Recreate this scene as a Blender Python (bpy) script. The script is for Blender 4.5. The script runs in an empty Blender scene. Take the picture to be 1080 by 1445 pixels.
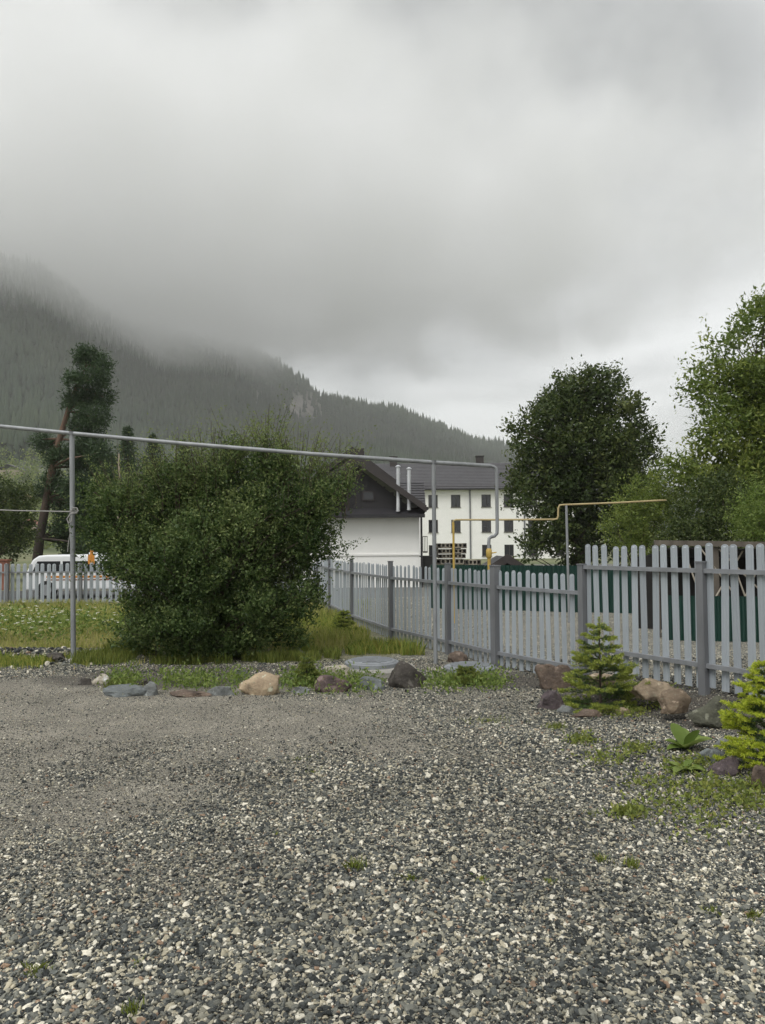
import bpy, math, random
import numpy as np
from mathutils import Matrix, Vector, noise as mnoise

R = math.radians
random.seed(11)
rng = np.random.default_rng(11)
scene = bpy.context.scene
col = scene.collection

# ------------------------------------------------------------------ camera
F = 1084.0                      # focal length in photograph pixels (1080 wide)
EYE = 1.6
CAM_ROT = Matrix.Rotation(R(90 + 2.35), 3, 'X') @ Matrix.Rotation(R(-0.42), 3, 'Z')
cam_data = bpy.data.cameras.new('camera')
cam_data.sensor_fit = 'HORIZONTAL'; cam_data.sensor_width = 36.0
cam_data.lens = 36.0 * F / 1080.0
cam_data.clip_start = 0.05; cam_data.clip_end = 12000
cam = bpy.data.objects.new('camera', cam_data); col.objects.link(cam)
cam.matrix_world = Matrix.Translation((0, 0, EYE)) @ CAM_ROT.to_4x4()
scene.camera = cam

# ------------------------------------------------------------------ world: overcast sky
SUN_EL, SUN_AZ = 58.0, 215.0
world = bpy.data.worlds.new('World'); scene.world = world; world.use_nodes = True
nt = world.node_tree; nt.nodes.clear()
def wn(t, **k):
    n = nt.nodes.new(t)
    for a, b in k.items(): setattr(n, a, b)
    return n
out = wn('ShaderNodeOutputWorld'); bg = wn('ShaderNodeBackground')
bg.inputs['Strength'].default_value = 0.1
sky = wn('ShaderNodeTexSky', sky_type='NISHITA'); sky.sun_disc = False
sky.sun_elevation = R(SUN_EL); sky.sun_rotation = R(SUN_AZ)
tc = wn('ShaderNodeTexCoord'); sep = wn('ShaderNodeSeparateXYZ')
nt.links.new(tc.outputs['Generated'], sep.inputs[0])
zc = wn('ShaderNodeMath', operation='MAXIMUM'); zc.inputs[1].default_value = 0.0
nt.links.new(sep.outputs['Z'], zc.inputs[0])
zo = wn('ShaderNodeMath', operation='ADD'); zo.inputs[1].default_value = 0.16
nt.links.new(zc.outputs[0], zo.inputs[0])
dx = wn('ShaderNodeMath', operation='DIVIDE'); dy = wn('ShaderNodeMath', operation='DIVIDE')
nt.links.new(sep.outputs['X'], dx.inputs[0]); nt.links.new(zo.outputs[0], dx.inputs[1])
nt.links.new(sep.outputs['Y'], dy.inputs[0]); nt.links.new(zo.outputs[0], dy.inputs[1])
cmb = wn('ShaderNodeCombineXYZ')
nt.links.new(dx.outputs[0], cmb.inputs[0]); nt.links.new(dy.outputs[0], cmb.inputs[1])
CLOUD_SEED = 19.18
cmb.inputs[2].default_value = CLOUD_SEED
n1 = wn('ShaderNodeTexNoise'); n1.inputs['Scale'].default_value = 0.75
n1.inputs['Detail'].default_value = 5; n1.inputs['Roughness'].default_value = 0.5
n1.inputs['Distortion'].default_value = 0.35
nt.links.new(cmb.outputs[0], n1.inputs['Vector'])
rmp = wn('ShaderNodeValToRGB')
rmp.color_ramp.elements[0].position = 0.37; rmp.color_ramp.elements[0].color = (0.235, 0.24, 0.24, 1)
rmp.color_ramp.elements[1].position = 0.615; rmp.color_ramp.elements[1].color = (0.57, 0.577, 0.576, 1)
nt.links.new(n1.outputs['Fac'], rmp.inputs['Fac'])
up = wn('ShaderNodeVectorMath', operation='SCALE'); up.inputs['Scale'].default_value = 10.0
nt.links.new(rmp.outputs['Color'], up.inputs[0])
mx = wn('ShaderNodeMixRGB'); mx.inputs['Fac'].default_value = 0.95
nt.links.new(sky.outputs['Color'], mx.inputs['Color1']); nt.links.new(up.outputs[0], mx.inputs['Color2'])
nt.links.new(mx.outputs['Color'], bg.inputs['Color'])
nt.links.new(bg.outputs['Background'], out.inputs['Surface'])

# ------------------------------------------------------------------ sun (veiled by cloud)
sd = bpy.data.lights.new('sun', 'SUN'); sd.energy = 1.5; sd.angle = R(35); sd.color = (1.0, 0.992, 0.97)
so = bpy.data.objects.new('sun', sd); col.objects.link(so)
sdir = Vector((math.sin(R(SUN_AZ)) * math.cos(R(SUN_EL)), math.cos(R(SUN_AZ)) * math.cos(R(SUN_EL)), math.sin(R(SUN_EL))))
so.rotation_euler = sdir.to_track_quat('Z', 'Y').to_euler(); so.location = sdir * 60

# ------------------------------------------------------------------ exposure / render
scene.view_settings.view_transform = 'Standard'; scene.view_settings.look = 'None'
scene.view_settings.exposure = 0.92; scene.view_settings.gamma = 1.0
scene.view_settings.use_curve_mapping = False
scene.render.engine = 'CYCLES'
cy = scene.cycles
cy.use_denoising = True
cy.max_bounces = 12; cy.diffuse_bounces = 3; cy.glossy_bounces = 2; cy.transmission_bounces = 3
cy.transparent_max_bounces = 4; cy.volume_bounces = 12
cy.volume_step_rate = 1.0; cy.volume_max_steps = 128
cy.use_adaptive_sampling = True; cy.adaptive_threshold = 0.02

# ================================================================== helpers
def ray(px, py):
    d = CAM_ROT @ Vector(((px - 540) / F, -(py - 722.5) / F, -1))
    return d
def at(px, py, Y):
    d = ray(px, py); s = Y / d.y
    return Vector((d.x * s, Y, EYE + d.z * s))
def ground(px, py, z=0.0):
    d = ray(px, py); s = (z - EYE) / d.z
    return Vector((d.x * s, d.y * s, z))

def vnoise(x, y, seed=0, n=256):
    g = np.random.default_rng(seed).random((n, n))
    xi = np.floor(x).astype(int); yi = np.floor(y).astype(int)
    fx = x - xi; fy = y - yi
    fx = fx * fx * (3 - 2 * fx); fy = fy * fy * (3 - 2 * fy)
    a = g[xi % n, yi % n]; b = g[(xi + 1) % n, yi % n]; c = g[xi % n, (yi + 1) % n]; d = g[(xi + 1) % n, (yi + 1) % n]
    return (a * (1 - fx) + b * fx) * (1 - fy) + (c * (1 - fx) + d * fx) * fy
def fbm(x, y, seed=0, octv=4):
    s = 0; a = 0.5; t = 0
    for i in range(octv):
        s = s + a * vnoise(x * 2 ** i, y * 2 ** i, seed + i); t += a; a *= 0.5
    return s / t
def sstep(a, b, x):
    t = np.clip((x - a) / (b - a), 0, 1); return t * t * (3 - 2 * t)

def gz(x, y):
    x = np.asarray(x, float); y = np.asarray(y, float)
    z = (fbm(x * 0.6 + 40, y * 0.6 + 40, 5, 3) - 0.5) * 0.07
    # the bank the right-hand fence stands on
    # distance to the right of the fence line through (3.02,7.3)-(1.44,9.9)
    dl = ((x - 3.02) * 2.6 + (y - 7.3) * 1.58) / 3.04
    near = sstep(9.6, 8.2, y)
    z = z + near * 0.17 * sstep(-0.55, 0.1, dl) * sstep(4.5, 6.0, y)
    # low ridge of spoil by the meadow
    z = z + 0.13 * np.exp(-((y - 11.1) / 0.45) ** 2) * sstep(-2.9, -3.6, x) * (0.6 + 0.8 * vnoise(x * 1.2, y * 1.2, 9))
    return z
def gzf(x, y): return float(gz(np.array([x]), np.array([y]))[0])

def wloc(o):
    v = Vector((0, 0, 0))
    while o is not None:
        v += o.location; o = o.parent
    return v
def link_mesh(name, me, mat=None, parent=None, smooth=False):
    o = bpy.data.objects.new(name, me); col.objects.link(o)
    if mat is not None and not me.materials: me.materials.append(mat)
    if parent is not None: o.parent = parent
    if smooth: me.polygons.foreach_set('use_smooth', [True] * len(me.polygons))
    return o
def tag(o, label=None, cat=None, group=None, kind=None):
    if label: o['label'] = label
    if cat: o['category'] = cat
    if group: o['group'] = group
    if kind: o['kind'] = kind
    return o
def thing(name, loc, label, cat, group=None, rz=0):
    o = bpy.data.objects.new(name, None); col.objects.link(o)
    o.location = loc; o.rotation_euler.z = rz; o.empty_display_size = 0.2
    return tag(o, label, cat, group)

def np_mesh(name, V, Fc, rnd=None, uv=False):
    """V (n,3), Fc (m,k) all same size"""
    me = bpy.data.meshes.new(name)
    V = np.ascontiguousarray(V, np.float32); Fc = np.ascontiguousarray(Fc, np.int32)
    m, k = Fc.shape
    me.vertices.add(len(V)); me.vertices.foreach_set('co', V.ravel())
    me.loops.add(m * k); me.loops.foreach_set('vertex_index', Fc.ravel())
    me.polygons.add(m); me.polygons.foreach_set('loop_start', np.arange(0, m * k, k, dtype=np.int32))
    me.update(calc_edges=True)
    if rnd is not None:
        a = me.attributes.new('rnd', 'FLOAT', 'FACE'); a.data.foreach_set('value', np.ascontiguousarray(rnd, np.float32))
    return me

class MB:
    def __init__(s): s.v = []; s.f = []
    def add(s, vs, fs):
        b = len(s.v); s.v += [tuple(v) for v in vs]; s.f += [tuple(i + b for i in f) for f in fs]; return s
    def box(s, c, size, rz=0, rx=0, ry=0):
        M = Matrix.Rotation(rz, 3, 'Z') @ Matrix.Rotation(ry, 3, 'Y') @ Matrix.Rotation(rx, 3, 'X')
        vs = []
        for z in (-.5, .5):
            for x, y in ((-.5, -.5), (.5, -.5), (.5, .5), (-.5, .5)):
                vs.append(Vector(c) + M @ Vector((x * size[0], y * size[1], z * size[2])))
        return s.add(vs, [(3, 2, 1, 0), (4, 5, 6, 7), (0, 1, 5, 4), (1, 2, 6, 5), (2, 3, 7, 6), (3, 0, 4, 7)])
    def slab(s, quad, n):                      # quad of 4 points, extruded by vector n
        q = [Vector(p) for p in quad]; n = Vector(n)
        return s.add(q + [p + n for p in q], [(0, 1, 2, 3), (7, 6, 5, 4), (0, 4, 5, 1), (1, 5, 6, 2), (2, 6, 7, 3), (3, 7, 4, 0)])
    def poly(s, pts, n):
        q = [Vector(p) for p in pts]; n = Vector(n); k = len(q)
        fs = [tuple(range(k)), tuple(range(2 * k - 1, k - 1, -1))]
        fs += [(i, i + k, (i + 1) % k + k, (i + 1) % k) for i in range(k)]
        return s.add(q + [p + n for p in q], fs)
    def tube(s, path, rad, n=8, cap=True):
        P = [Vector(p) for p in path]
        if not hasattr(rad, '__len__'): rad = [rad] * len(P)
        b = len(s.v); prev = None
        for i, p in enumerate(P):
            d = (P[min(i + 1, len(P) - 1)] - P[max(i - 1, 0)]).normalized()
            if prev is None:
                u = d.orthogonal().normalized()
            else:
                u = (prev - d * prev.dot(d))
                u = u.normalized() if u.length > 1e-6 else d.orthogonal().normalized()
            prev = u; w = d.cross(u)
            for k in range(n):
                a = 2 * math.pi * k / n
                s.v.append(tuple(p + (u * math.cos(a) + w * math.sin(a)) * rad[i]))
        for i in range(len(P) - 1):
            for k in range(n):
                s.f.append((b + i * n + k, b + i * n + (k + 1) % n, b + (i + 1) * n + (k + 1) % n, b + (i + 1) * n + k))
        if cap:
            s.f.append(tuple(b + k for k in range(n - 1, -1, -1)))
            s.f.append(tuple(b + (len(P) - 1) * n + k for k in range(n)))
        return s
    def lathe(s, prof, c=(0, 0, 0), n=24):
        b = len(s.v)
        for r, z in prof:
            for k in range(n):
                a = 2 * math.pi * k / n
                s.v.append((c[0] + r * math.cos(a), c[1] + r * math.sin(a), c[2] + z))
        for i in range(len(prof) - 1):
            for k in range(n):
                s.f.append((b + i * n + k, b + i * n + (k + 1) % n, b + (i + 1) * n + (k + 1) % n, b + (i + 1) * n + k))
        s.f.append(tuple(b + k for k in range(n - 1, -1, -1))); s.f.append(tuple(b + (len(prof) - 1) * n + k for k in range(n)))
        return s
    def build(s, name, mat, parent=None, smooth=False, local=False):
        o0 = Vector((0, 0, 0)) if (local or parent is None) else wloc(parent)
        me = bpy.data.meshes.new(name)
        me.from_pydata([(v[0] - o0.x, v[1] - o0.y, v[2] - o0.z) for v in s.v], [], s.f); me.update()
        o = link_mesh(name, me, mat, parent)
        if smooth:
            me.polygons.foreach_set('use_smooth', [True] * len(me.polygons))
            me.set_sharp_from_angle(angle=R(40))
        return o

# ------------------------------------------------------------------ materials
def mat_new(name):
    m = bpy.data.materials.new(name); m.use_nodes = True
    t = m.node_tree; b = t.nodes['Principled BSDF']; return m, t, b
def surf(name, c1, c2=None, scale=6.0, rough=0.7, metal=0.0, bump=0.0, bscale=None, detail=6, spec=0.35, stretch=None, streak=0.0):
    m, t, b = mat_new(name)
    c2 = c2 or tuple(x * 0.8 for x in c1)
    tcn = t.nodes.new('ShaderNodeTexCoord'); vec = tcn.outputs['Object']
    if stretch:
        mp = t.nodes.new('ShaderNodeMapping'); mp.inputs['Scale'].default_value = stretch
        t.links.new(vec, mp.inputs['Vector']); vec = mp.outputs[0]
    n = t.nodes.new('ShaderNodeTexNoise'); n.inputs['Scale'].default_value = scale; n.inputs['Detail'].default_value = detail
    n.inputs['Roughness'].default_value = 0.62
    t.links.new(vec, n.inputs['Vector'])
    r = t.nodes.new('ShaderNodeValToRGB')
    r.color_ramp.elements[0].position = 0.32; r.color_ramp.elements[0].color = (*c2, 1)
    r.color_ramp.elements[1].position = 0.68; r.color_ramp.elements[1].color = (*c1, 1)
    t.links.new(n.outputs['Fac'], r.inputs['Fac'])
    t.links.new(r.outputs['Color'], b.inputs['Base Color'])
    b.inputs['Roughness'].default_value = rough; b.inputs['Metallic'].default_value = metal
    b.inputs['Specular IOR Level'].default_value = spec
    if bump:
        nb = t.nodes.new('ShaderNodeTexNoise'); nb.inputs['Scale'].default_value = bscale or scale * 4; nb.inputs['Detail'].default_value = 5
        t.links.new(vec, nb.inputs['Vector'])
        bp = t.nodes.new('ShaderNodeBump'); bp.inputs['Strength'].default_value = bump; bp.inputs['Distance'].default_value = 0.02
        t.links.new(nb.outputs['Fac'], bp.inputs['Height']); t.links.new(bp.outputs['Normal'], b.inputs['Normal'])
    return m
def leafmat(name, cols, trans=0.35, rough=0.55):
    """per-leaf colour from the face attribute rnd, partly translucent"""
    m, t, b = mat_new(name)
    at_ = t.nodes.new('ShaderNodeAttribute'); at_.attribute_name = 'rnd'
    r = t.nodes.new('ShaderNodeValToRGB')
    e = r.color_ramp.elements
    while len(e) < len(cols): e.new(0.5)
    for i, c in enumerate(cols):
        e[i].position = i / (len(cols) - 1); e[i].color = (*c, 1)
    t.links.new(at_.outputs['Fac'], r.inputs['Fac'])
    t.links.new(r.outputs['Color'], b.inputs['Base Color'])
    b.inputs['Roughness'].default_value = rough; b.inputs['Specular IOR Level'].default_value = 0.3
    tr = t.nodes.new('ShaderNodeBsdfTranslucent'); t.links.new(r.outputs['Color'], tr.inputs['Color'])
    mix = t.nodes.new('ShaderNodeMixShader'); mix.inputs['Fac'].default_value = trans
    o = t.nodes['Material Output']
    t.links.new(b.outputs[0], mix.inputs[1]); t.links.new(tr.outputs[0], mix.inputs[2]); t.links.new(mix.outputs[0], o.inputs['Surface'])
    return m
M = {}
M['galv'] = surf('galvanised_paint', (0.30, 0.31, 0.32), (0.215, 0.222, 0.23), 9, 0.5, 0.15, spec=0.5, stretch=(1, 1, .3))
M['post'] = surf('grey_post_paint', (0.19, 0.195, 0.205), (0.145, 0.148, 0.155), 7, 0.55, 0.1, stretch=(1, 1, .25))
M['rail'] = surf('grey_rail_paint', (0.25, 0.26, 0.275), (0.19, 0.195, 0.205), 7, 0.5, 0.1)
def picket_mat():
    m = surf('picket_paint', (0.375, 0.407, 0.437), (0.30, 0.328, 0.354), 4, 0.42, 0.0, spec=0.45, stretch=(1, 1, .2))
    t = m.node_tree; b = t.nodes['Principled BSDF']
    oi = t.nodes.new('ShaderNodeObjectInfo'); hs = t.nodes.new('ShaderNodeHueSaturation')
    mr = t.nodes.new('ShaderNodeMapRange'); mr.inputs['To Min'].default_value = 0.86; mr.inputs['To Max'].default_value = 1.1
    t.links.new(oi.outputs['Random'], mr.inputs['Value']); t.links.new(mr.outputs[0], hs.inputs['Value'])
    src = b.inputs['Base Color'].links[0].from_socket
    t.links.new(src, hs.inputs['Color']); t.links.new(hs.outputs[0], b.inputs['Base Color'])
    return m
M['picket'] = picket_mat()
M['yellow'] = surf('yellow_gas_paint', (0.55, 0.38, 0.09), (0.42, 0.29, 0.08), 8, 0.5)
M['palepipe'] = surf('pale_pipe_paint', (0.46, 0.37, 0.19), (0.36, 0.28, 0.14), 6, 0.5)
M['white_wall'] = surf('white_render', (0.9, 0.89, 0.855), (0.85, 0.84, 0.805), 1.2, 0.85, bump=0.15, bscale=40)
M['dark_roof'] = surf('charcoal_metal_roof', (0.035, 0.033, 0.036), (0.026, 0.025, 0.028), 2, 0.5, 0.1)
M['dark_siding'] = surf('charcoal_siding', (0.032, 0.029, 0.031), (0.025, 0.023, 0.025), 2.5, 0.6)
M['grey_tile'] = surf('grey_metal_tile', (0.088, 0.085, 0.09), (0.068, 0.066, 0.07), 1.5, 0.5, 0.0)
M['glass'] = surf('window_glass', (0.02, 0.022, 0.026), (0.014, 0.015, 0.018), 1.0, 0.08, spec=0.6)
M['frame_dark'] = surf('brown_window_frame', (0.05, 0.042, 0.04), (0.04, 0.034, 0.033), 3, 0.5)
M['steel'] = surf('stainless_flue', (0.72, 0.73, 0.75), (0.55, 0.56, 0.58), 5, 0.35, 0.45, stretch=(1, 1, .3))
M['concrete'] = surf('concrete', (0.36, 0.345, 0.31), (0.25, 0.24, 0.215), 9, 0.9, bump=0.5, bscale=45)
M['cover'] = surf('polymer_cover', (0.26, 0.275, 0.29), (0.19, 0.2, 0.21), 9, 0.6, bump=0.25, bscale=60)
M['green_sheet'] = surf('green_profiled_sheet', (0.008, 0.038, 0.028), (0.006, 0.029, 0.022), 2, 0.4, spec=0.4)
M['old_wood'] = surf('weathered_wood', (0.15, 0.13, 0.105), (0.08, 0.068, 0.055), 5, 0.85, bump=0.4, stretch=(1, 1, .25))
M['dark_wood'] = surf('dark_wood', (0.022, 0.02, 0.018), (0.014, 0.013, 0.012), 5, 0.85)
M['light_stick'] = surf('pale_batten', (0.40, 0.36, 0.29), (0.28, 0.25, 0.2), 8, 0.8)
M['van_white'] = surf('white_van_paint', (0.78, 0.79, 0.8), (0.72, 0.73, 0.74), 1.5, 0.25, spec=0.5)
M['orange'] = surf('orange_paint', (0.62, 0.25, 0.04), (0.5, 0.2, 0.035), 6, 0.5)
M['red_brick'] = surf('rust_red_paint', (0.27, 0.11, 0.07), (0.19, 0.08, 0.055), 5, 0.7)
M['rubber'] = surf('tyre_rubber', (0.02, 0.02, 0.02), None, 5, 0.8)
M['rope'] = surf('grey_rope', (0.4, 0.39, 0.37), (0.28, 0.27, 0.26), 60, 0.9)
M['bark'] = surf('brown_bark', (0.10, 0.075, 0.055), (0.05, 0.038, 0.03), 8, 0.9, bump=0.7, bscale=20, stretch=(1, 1, .25))
M['pine_bark'] = surf('orange_pine_bark', (0.27, 0.135, 0.075), (0.13, 0.075, 0.05), 5, 0.9, bump=0.6, bscale=10, stretch=(1, 1, .3))
def pine_bark():
    m = surf('pine_bark', (0.17, 0.105, 0.07), (0.085, 0.058, 0.045), 4, .9, bump=.6, bscale=10, stretch=(1, 1, .3))
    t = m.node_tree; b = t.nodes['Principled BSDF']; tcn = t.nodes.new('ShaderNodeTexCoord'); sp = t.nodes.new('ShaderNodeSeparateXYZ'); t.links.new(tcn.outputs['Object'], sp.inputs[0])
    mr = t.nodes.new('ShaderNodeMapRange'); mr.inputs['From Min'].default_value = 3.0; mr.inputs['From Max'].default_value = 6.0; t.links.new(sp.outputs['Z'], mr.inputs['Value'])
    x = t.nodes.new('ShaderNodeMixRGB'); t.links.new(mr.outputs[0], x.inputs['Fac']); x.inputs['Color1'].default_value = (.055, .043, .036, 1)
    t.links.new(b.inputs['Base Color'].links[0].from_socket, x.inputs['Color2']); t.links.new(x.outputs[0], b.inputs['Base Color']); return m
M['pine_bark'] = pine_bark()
M['birch'] = surf('pale_bark', (0.42, 0.36, 0.28), (0.25, 0.2, 0.15), 6, 0.9)
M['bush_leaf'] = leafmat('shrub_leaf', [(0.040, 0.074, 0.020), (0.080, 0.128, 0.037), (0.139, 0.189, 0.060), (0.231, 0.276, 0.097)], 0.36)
M['tree_leaf'] = leafmat('dark_tree_leaf', [(0.035, 0.057, 0.016), (0.057, 0.085, 0.023), (0.094, 0.122, 0.034), (0.138, 0.161, 0.048)], 0.3)
M['ash_leaf'] = leafmat('light_tree_leaf', [(0.083, 0.127, 0.025), (0.140, 0.192, 0.040), (0.206, 0.259, 0.057), (0.296, 0.333, 0.076)], 0.4)
M['pine_needle'] = leafmat('pine_needle', [(0.027, 0.051, 0.021), (0.045, 0.080, 0.031), (0.075, 0.115, 0.042)], 0.15)
M['spruce_old'] = leafmat('spruce_needle', [(0.059, 0.113, 0.041), (0.098, 0.161, 0.050), (0.157, 0.217, 0.058)], 0.2)
M['spruce_new'] = leafmat('spruce_new_growth', [(0.216, 0.276, 0.055), (0.336, 0.384, 0.077), (0.480, 0.516, 0.121)], 0.35)
M['spruce_gold'] = leafmat('golden_new_growth', [(0.345, 0.440, 0.040), (0.506, 0.583, 0.060), (0.690, 0.704, 0.110)], 0.4)
M['grass'] = leafmat('grass_blade', [(0.115, 0.192, 0.036), (0.208, 0.294, 0.051), (0.354, 0.386, 0.086), (0.582, 0.507, 0.143)], 0.4, 0.6)
M['lush'] = leafmat('lush_grass', [(0.122, 0.156, 0.036), (0.209, 0.258, 0.057), (0.331, 0.344, 0.086)], 0.4, 0.55)
M['meadow'] = leafmat('meadow_grass', [(0.187, 0.253, 0.050), (0.341, 0.368, 0.090), (0.495, 0.460, 0.170), (0.550, 0.471, 0.240)], 0.4, 0.6)
M['weed'] = leafmat('weed_leaf', [(0.101, 0.164, 0.033), (0.177, 0.246, 0.055), (0.292, 0.353, 0.099)], 0.4)
M['flower'] = leafmat('white_flower', [(0.75, 0.75, 0.68), (0.82, 0.8, 0.6)], 0.3)

# ================================================================== the setting
# ---- zones of the near ground
def zones(x, y):
    n = fbm(x * 1.1 + 7, y * 1.1 + 3, 21, 4); n2 = fbm(x * 0.45, y * 0.45, 33, 3)
    # meadow behind the spoil ridge and round the shrub
    meadow = sstep(11.2, 11.9, y + (n - .5) * 1.2) * sstep(1.3, -0.2, x + (n2 - .5) * 1.5 + (y - 12) * 0.18)
    strip = sstep(10.25, 10.55, y + (n - .5) * .8) * sstep(11.2, 10.8, y) * sstep(-3.9, -4.5, x + (n - .5))
    under = np.exp(-(((x + 2.0) / 2.3) ** 2 + ((y - 11.2) / 1.0) ** 2)) > 0.4
    grass = np.clip(meadow + strip * .8 + under * .6, 0, 1)
    # compacted pale track on the left
    n3 = fbm(x * 2.3 + 5, y * 2.3 + 9, 53, 4)
    fine = sstep(9.8, 8.8, y) * sstep(3.1, 6.0, y + (n - .5) * 3.4 + (n3 - .5) * 2.2) * sstep(1.2, -1.6, x + (n2 - .5) * 3.2 + (n3 - .5) * 2.0)
    fine = np.clip(fine * (0.7 + 0.7 * n), 0, 1)
    fine = np.clip(fine + .28 * sstep(.56, .68, fbm(x * .8 + 11, y * .8 + 2, 77, 4)), 0, 1)
    # dark earth bed by the right fence
    dl = ((x - 3.02) * 2.6 + (y - 7.3) * 1.58) / 3.04
    soil = sstep(-1.0, -0.45, dl + (n - .5) * .9) * sstep(9.9, 9.0, y) * sstep(0.9, 0.1, dl)
    isl = sstep(1.1, .8, ((x + 2.1) / 2.1) ** 2 + ((y - 9.35) / .75) ** 2 + (n - .5) * .8)
    soil = np.clip(soil + isl * .75, 0, 1)
    return grass, fine, soil

PEB = [(0.0, (0.026, 0.029, 0.028)), (0.17, (0.058, 0.063, 0.06)), (0.35, (0.1, 0.106, 0.097)), (0.50, (0.16, 0.16, 0.136)),
       (0.64, (0.26, 0.248, 0.195)), (0.77, (0.42, 0.38, 0.28)), (0.88, (0.68, 0.635, 0.52)), (0.975, (0.27, 0.185, 0.125))]
def ramp_const(t, fac, stops, interp='CONSTANT'):
    r = t.nodes.new('ShaderNodeValToRGB'); r.color_ramp.interpolation = interp
    e = r.color_ramp.elements
    while len(e) < len(stops): e.new(0.5)
    for i, (p, c) in enumerate(stops): e[i].position = p; e[i].color = (*c, 1)
    t.links.new(fac, r.inputs['Fac']); return r.outputs['Color']
def ground_material():
    m, t, b = mat_new('yard_ground')
    L = t.links
    def N(k, **kw):
        n = t.nodes.new(k)
        for a, v in kw.items(): setattr(n, a, v)
        return n
    tcn = N('ShaderNodeTexCoord'); vec = tcn.outputs['Object']
    def vor(scale):
        v = N('ShaderNodeTexVoronoi'); v.inputs['Scale'].default_value = scale; v.inputs['Randomness'].default_value = 1.0
        L.new(vec, v.inputs['Vector']); return v
    v1 = vor(75); v2 = vor(150)
    wn1 = N('ShaderNodeSeparateColor'); L.new(v1.outputs['Color'], wn1.inputs[0])
    wn2 = N('ShaderNodeSeparateColor'); L.new(v2.outputs['Color'], wn2.inputs[0])
    coarse = ramp_const(t, wn1.outputs[0], PEB)
    finec = ramp_const(t, wn2.outputs[0], [(0, (0.15, 0.138, 0.112)), (.3, (0.23, 0.21, 0.17)), (.6, (0.30, 0.275, 0.222)), (.85, (0.40, 0.365, 0.295)), (.95, (0.1, 0.098, 0.092))])
    dirt = N('ShaderNodeTexNoise'); dirt.inputs['Scale'].default_value = 2.2; dirt.inputs['Detail'].default_value = 7
    L.new(vec, dirt.inputs['Vector'])
    soilc = ramp_const(t, wn2.outputs[1], [(0, (0.045, 0.038, 0.03)), (.5, (0.075, 0.064, 0.05)), (.8, (0.12, 0.108, 0.09)), (.94, (0.28, 0.26, 0.22))])
    grassn = N('ShaderNodeTexNoise'); grassn.inputs['Scale'].default_value = 5; grassn.inputs['Detail'].default_value = 8
    L.new(vec, grassn.inputs['Vector'])
    grassc = ramp_const(t, grassn.outputs['Fac'], [(.3, (0.1, 0.11, 0.04)), (.5, (0.16, 0.16, 0.065)), (.7, (0.22, 0.19, 0.1))], 'LINEAR')
    def att(n_):
        a = N('ShaderNodeAttribute'); a.attribute_name = n_; return a.outputs['Fac']
    def mix(f, a, c):
        x = N('ShaderNodeMixRGB'); L.new(f, x.inputs['Fac']); L.new(a, x.inputs['Color1']); L.new(c, x.inputs['Color2']); return x.outputs['Color']
    c = mix(att('fine'), coarse, finec)
    c = mix(att('soil'), c, soilc)
    c = mix(att('grass'), c, grassc)
    hs = N('ShaderNodeHueSaturation'); mr = N('ShaderNodeMapRange'); mr.inputs['From Min'].default_value = .3; mr.inputs['From Max'].default_value = .7
    mr.inputs['To Min'].default_value = 0.78; mr.inputs['To Max'].default_value = 1.15
    L.new(dirt.outputs['Fac'], mr.inputs['Value']); L.new(mr.outputs[0], hs.inputs['Value']); L.new(c, hs.inputs['Color'])
    L.new(hs.outputs[0], b.inputs['Base Color']); b.inputs['Roughness'].default_value = .85
    bp = N('ShaderNodeBump'); bp.inputs['Strength'].default_value = .8; bp.inputs['Distance'].default_value = .012; bp.invert = True
    L.new(v1.outputs['Distance'], bp.inputs['Height'])
    bp2 = N('ShaderNodeBump'); bp2.inputs['Strength'].default_value = .7; bp2.inputs['Distance'].default_value = .005; bp2.invert = True
    L.new(v2.outputs['Distance'], bp2.inputs['Height']); L.new(bp.outputs[0], bp2.inputs['Normal'])
    L.new(bp2.outputs[0], b.inputs['Normal'])
    return m
M['yard'] = ground_material()

def grid_mesh(name, xs, ys, zfun):
    X, Y = np.meshgrid(xs, ys); Z = zfun(X, Y)
    V = np.stack([X, Y, Z], -1).reshape(-1, 3); nx = len(xs); ny = len(ys)
    i, j = np.meshgrid(np.arange(nx - 1), np.arange(ny - 1)); a = (j * nx + i).ravel()
    return np_mesh(name, V, np.stack([a, a + 1, a + nx + 1, a + nx], 1)), X.ravel(), Y.ravel()
def yard_z(X, Y):
    e = np.minimum(np.minimum(X + 15, 15 - X), np.minimum(Y + 4, 24 - Y))
    return gz(X, Y) - 0.2 * sstep(1.0, 0.0, e)
me, gx, gy = grid_mesh('gravel_yard', np.arange(-15, 15.01, .1), np.arange(-4, 24.01, .1), yard_z)
g_, f_, s_ = zones(gx, gy)
for nm, arr in (('grass', g_), ('fine', f_), ('soil', s_)):
    a = me.attributes.new(nm, 'FLOAT', 'POINT'); a.data.foreach_set('value', arr.astype(np.float32))
yard = link_mesh('gravel_yard', me, M['yard'], smooth=True); tag(yard, kind='structure')

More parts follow.
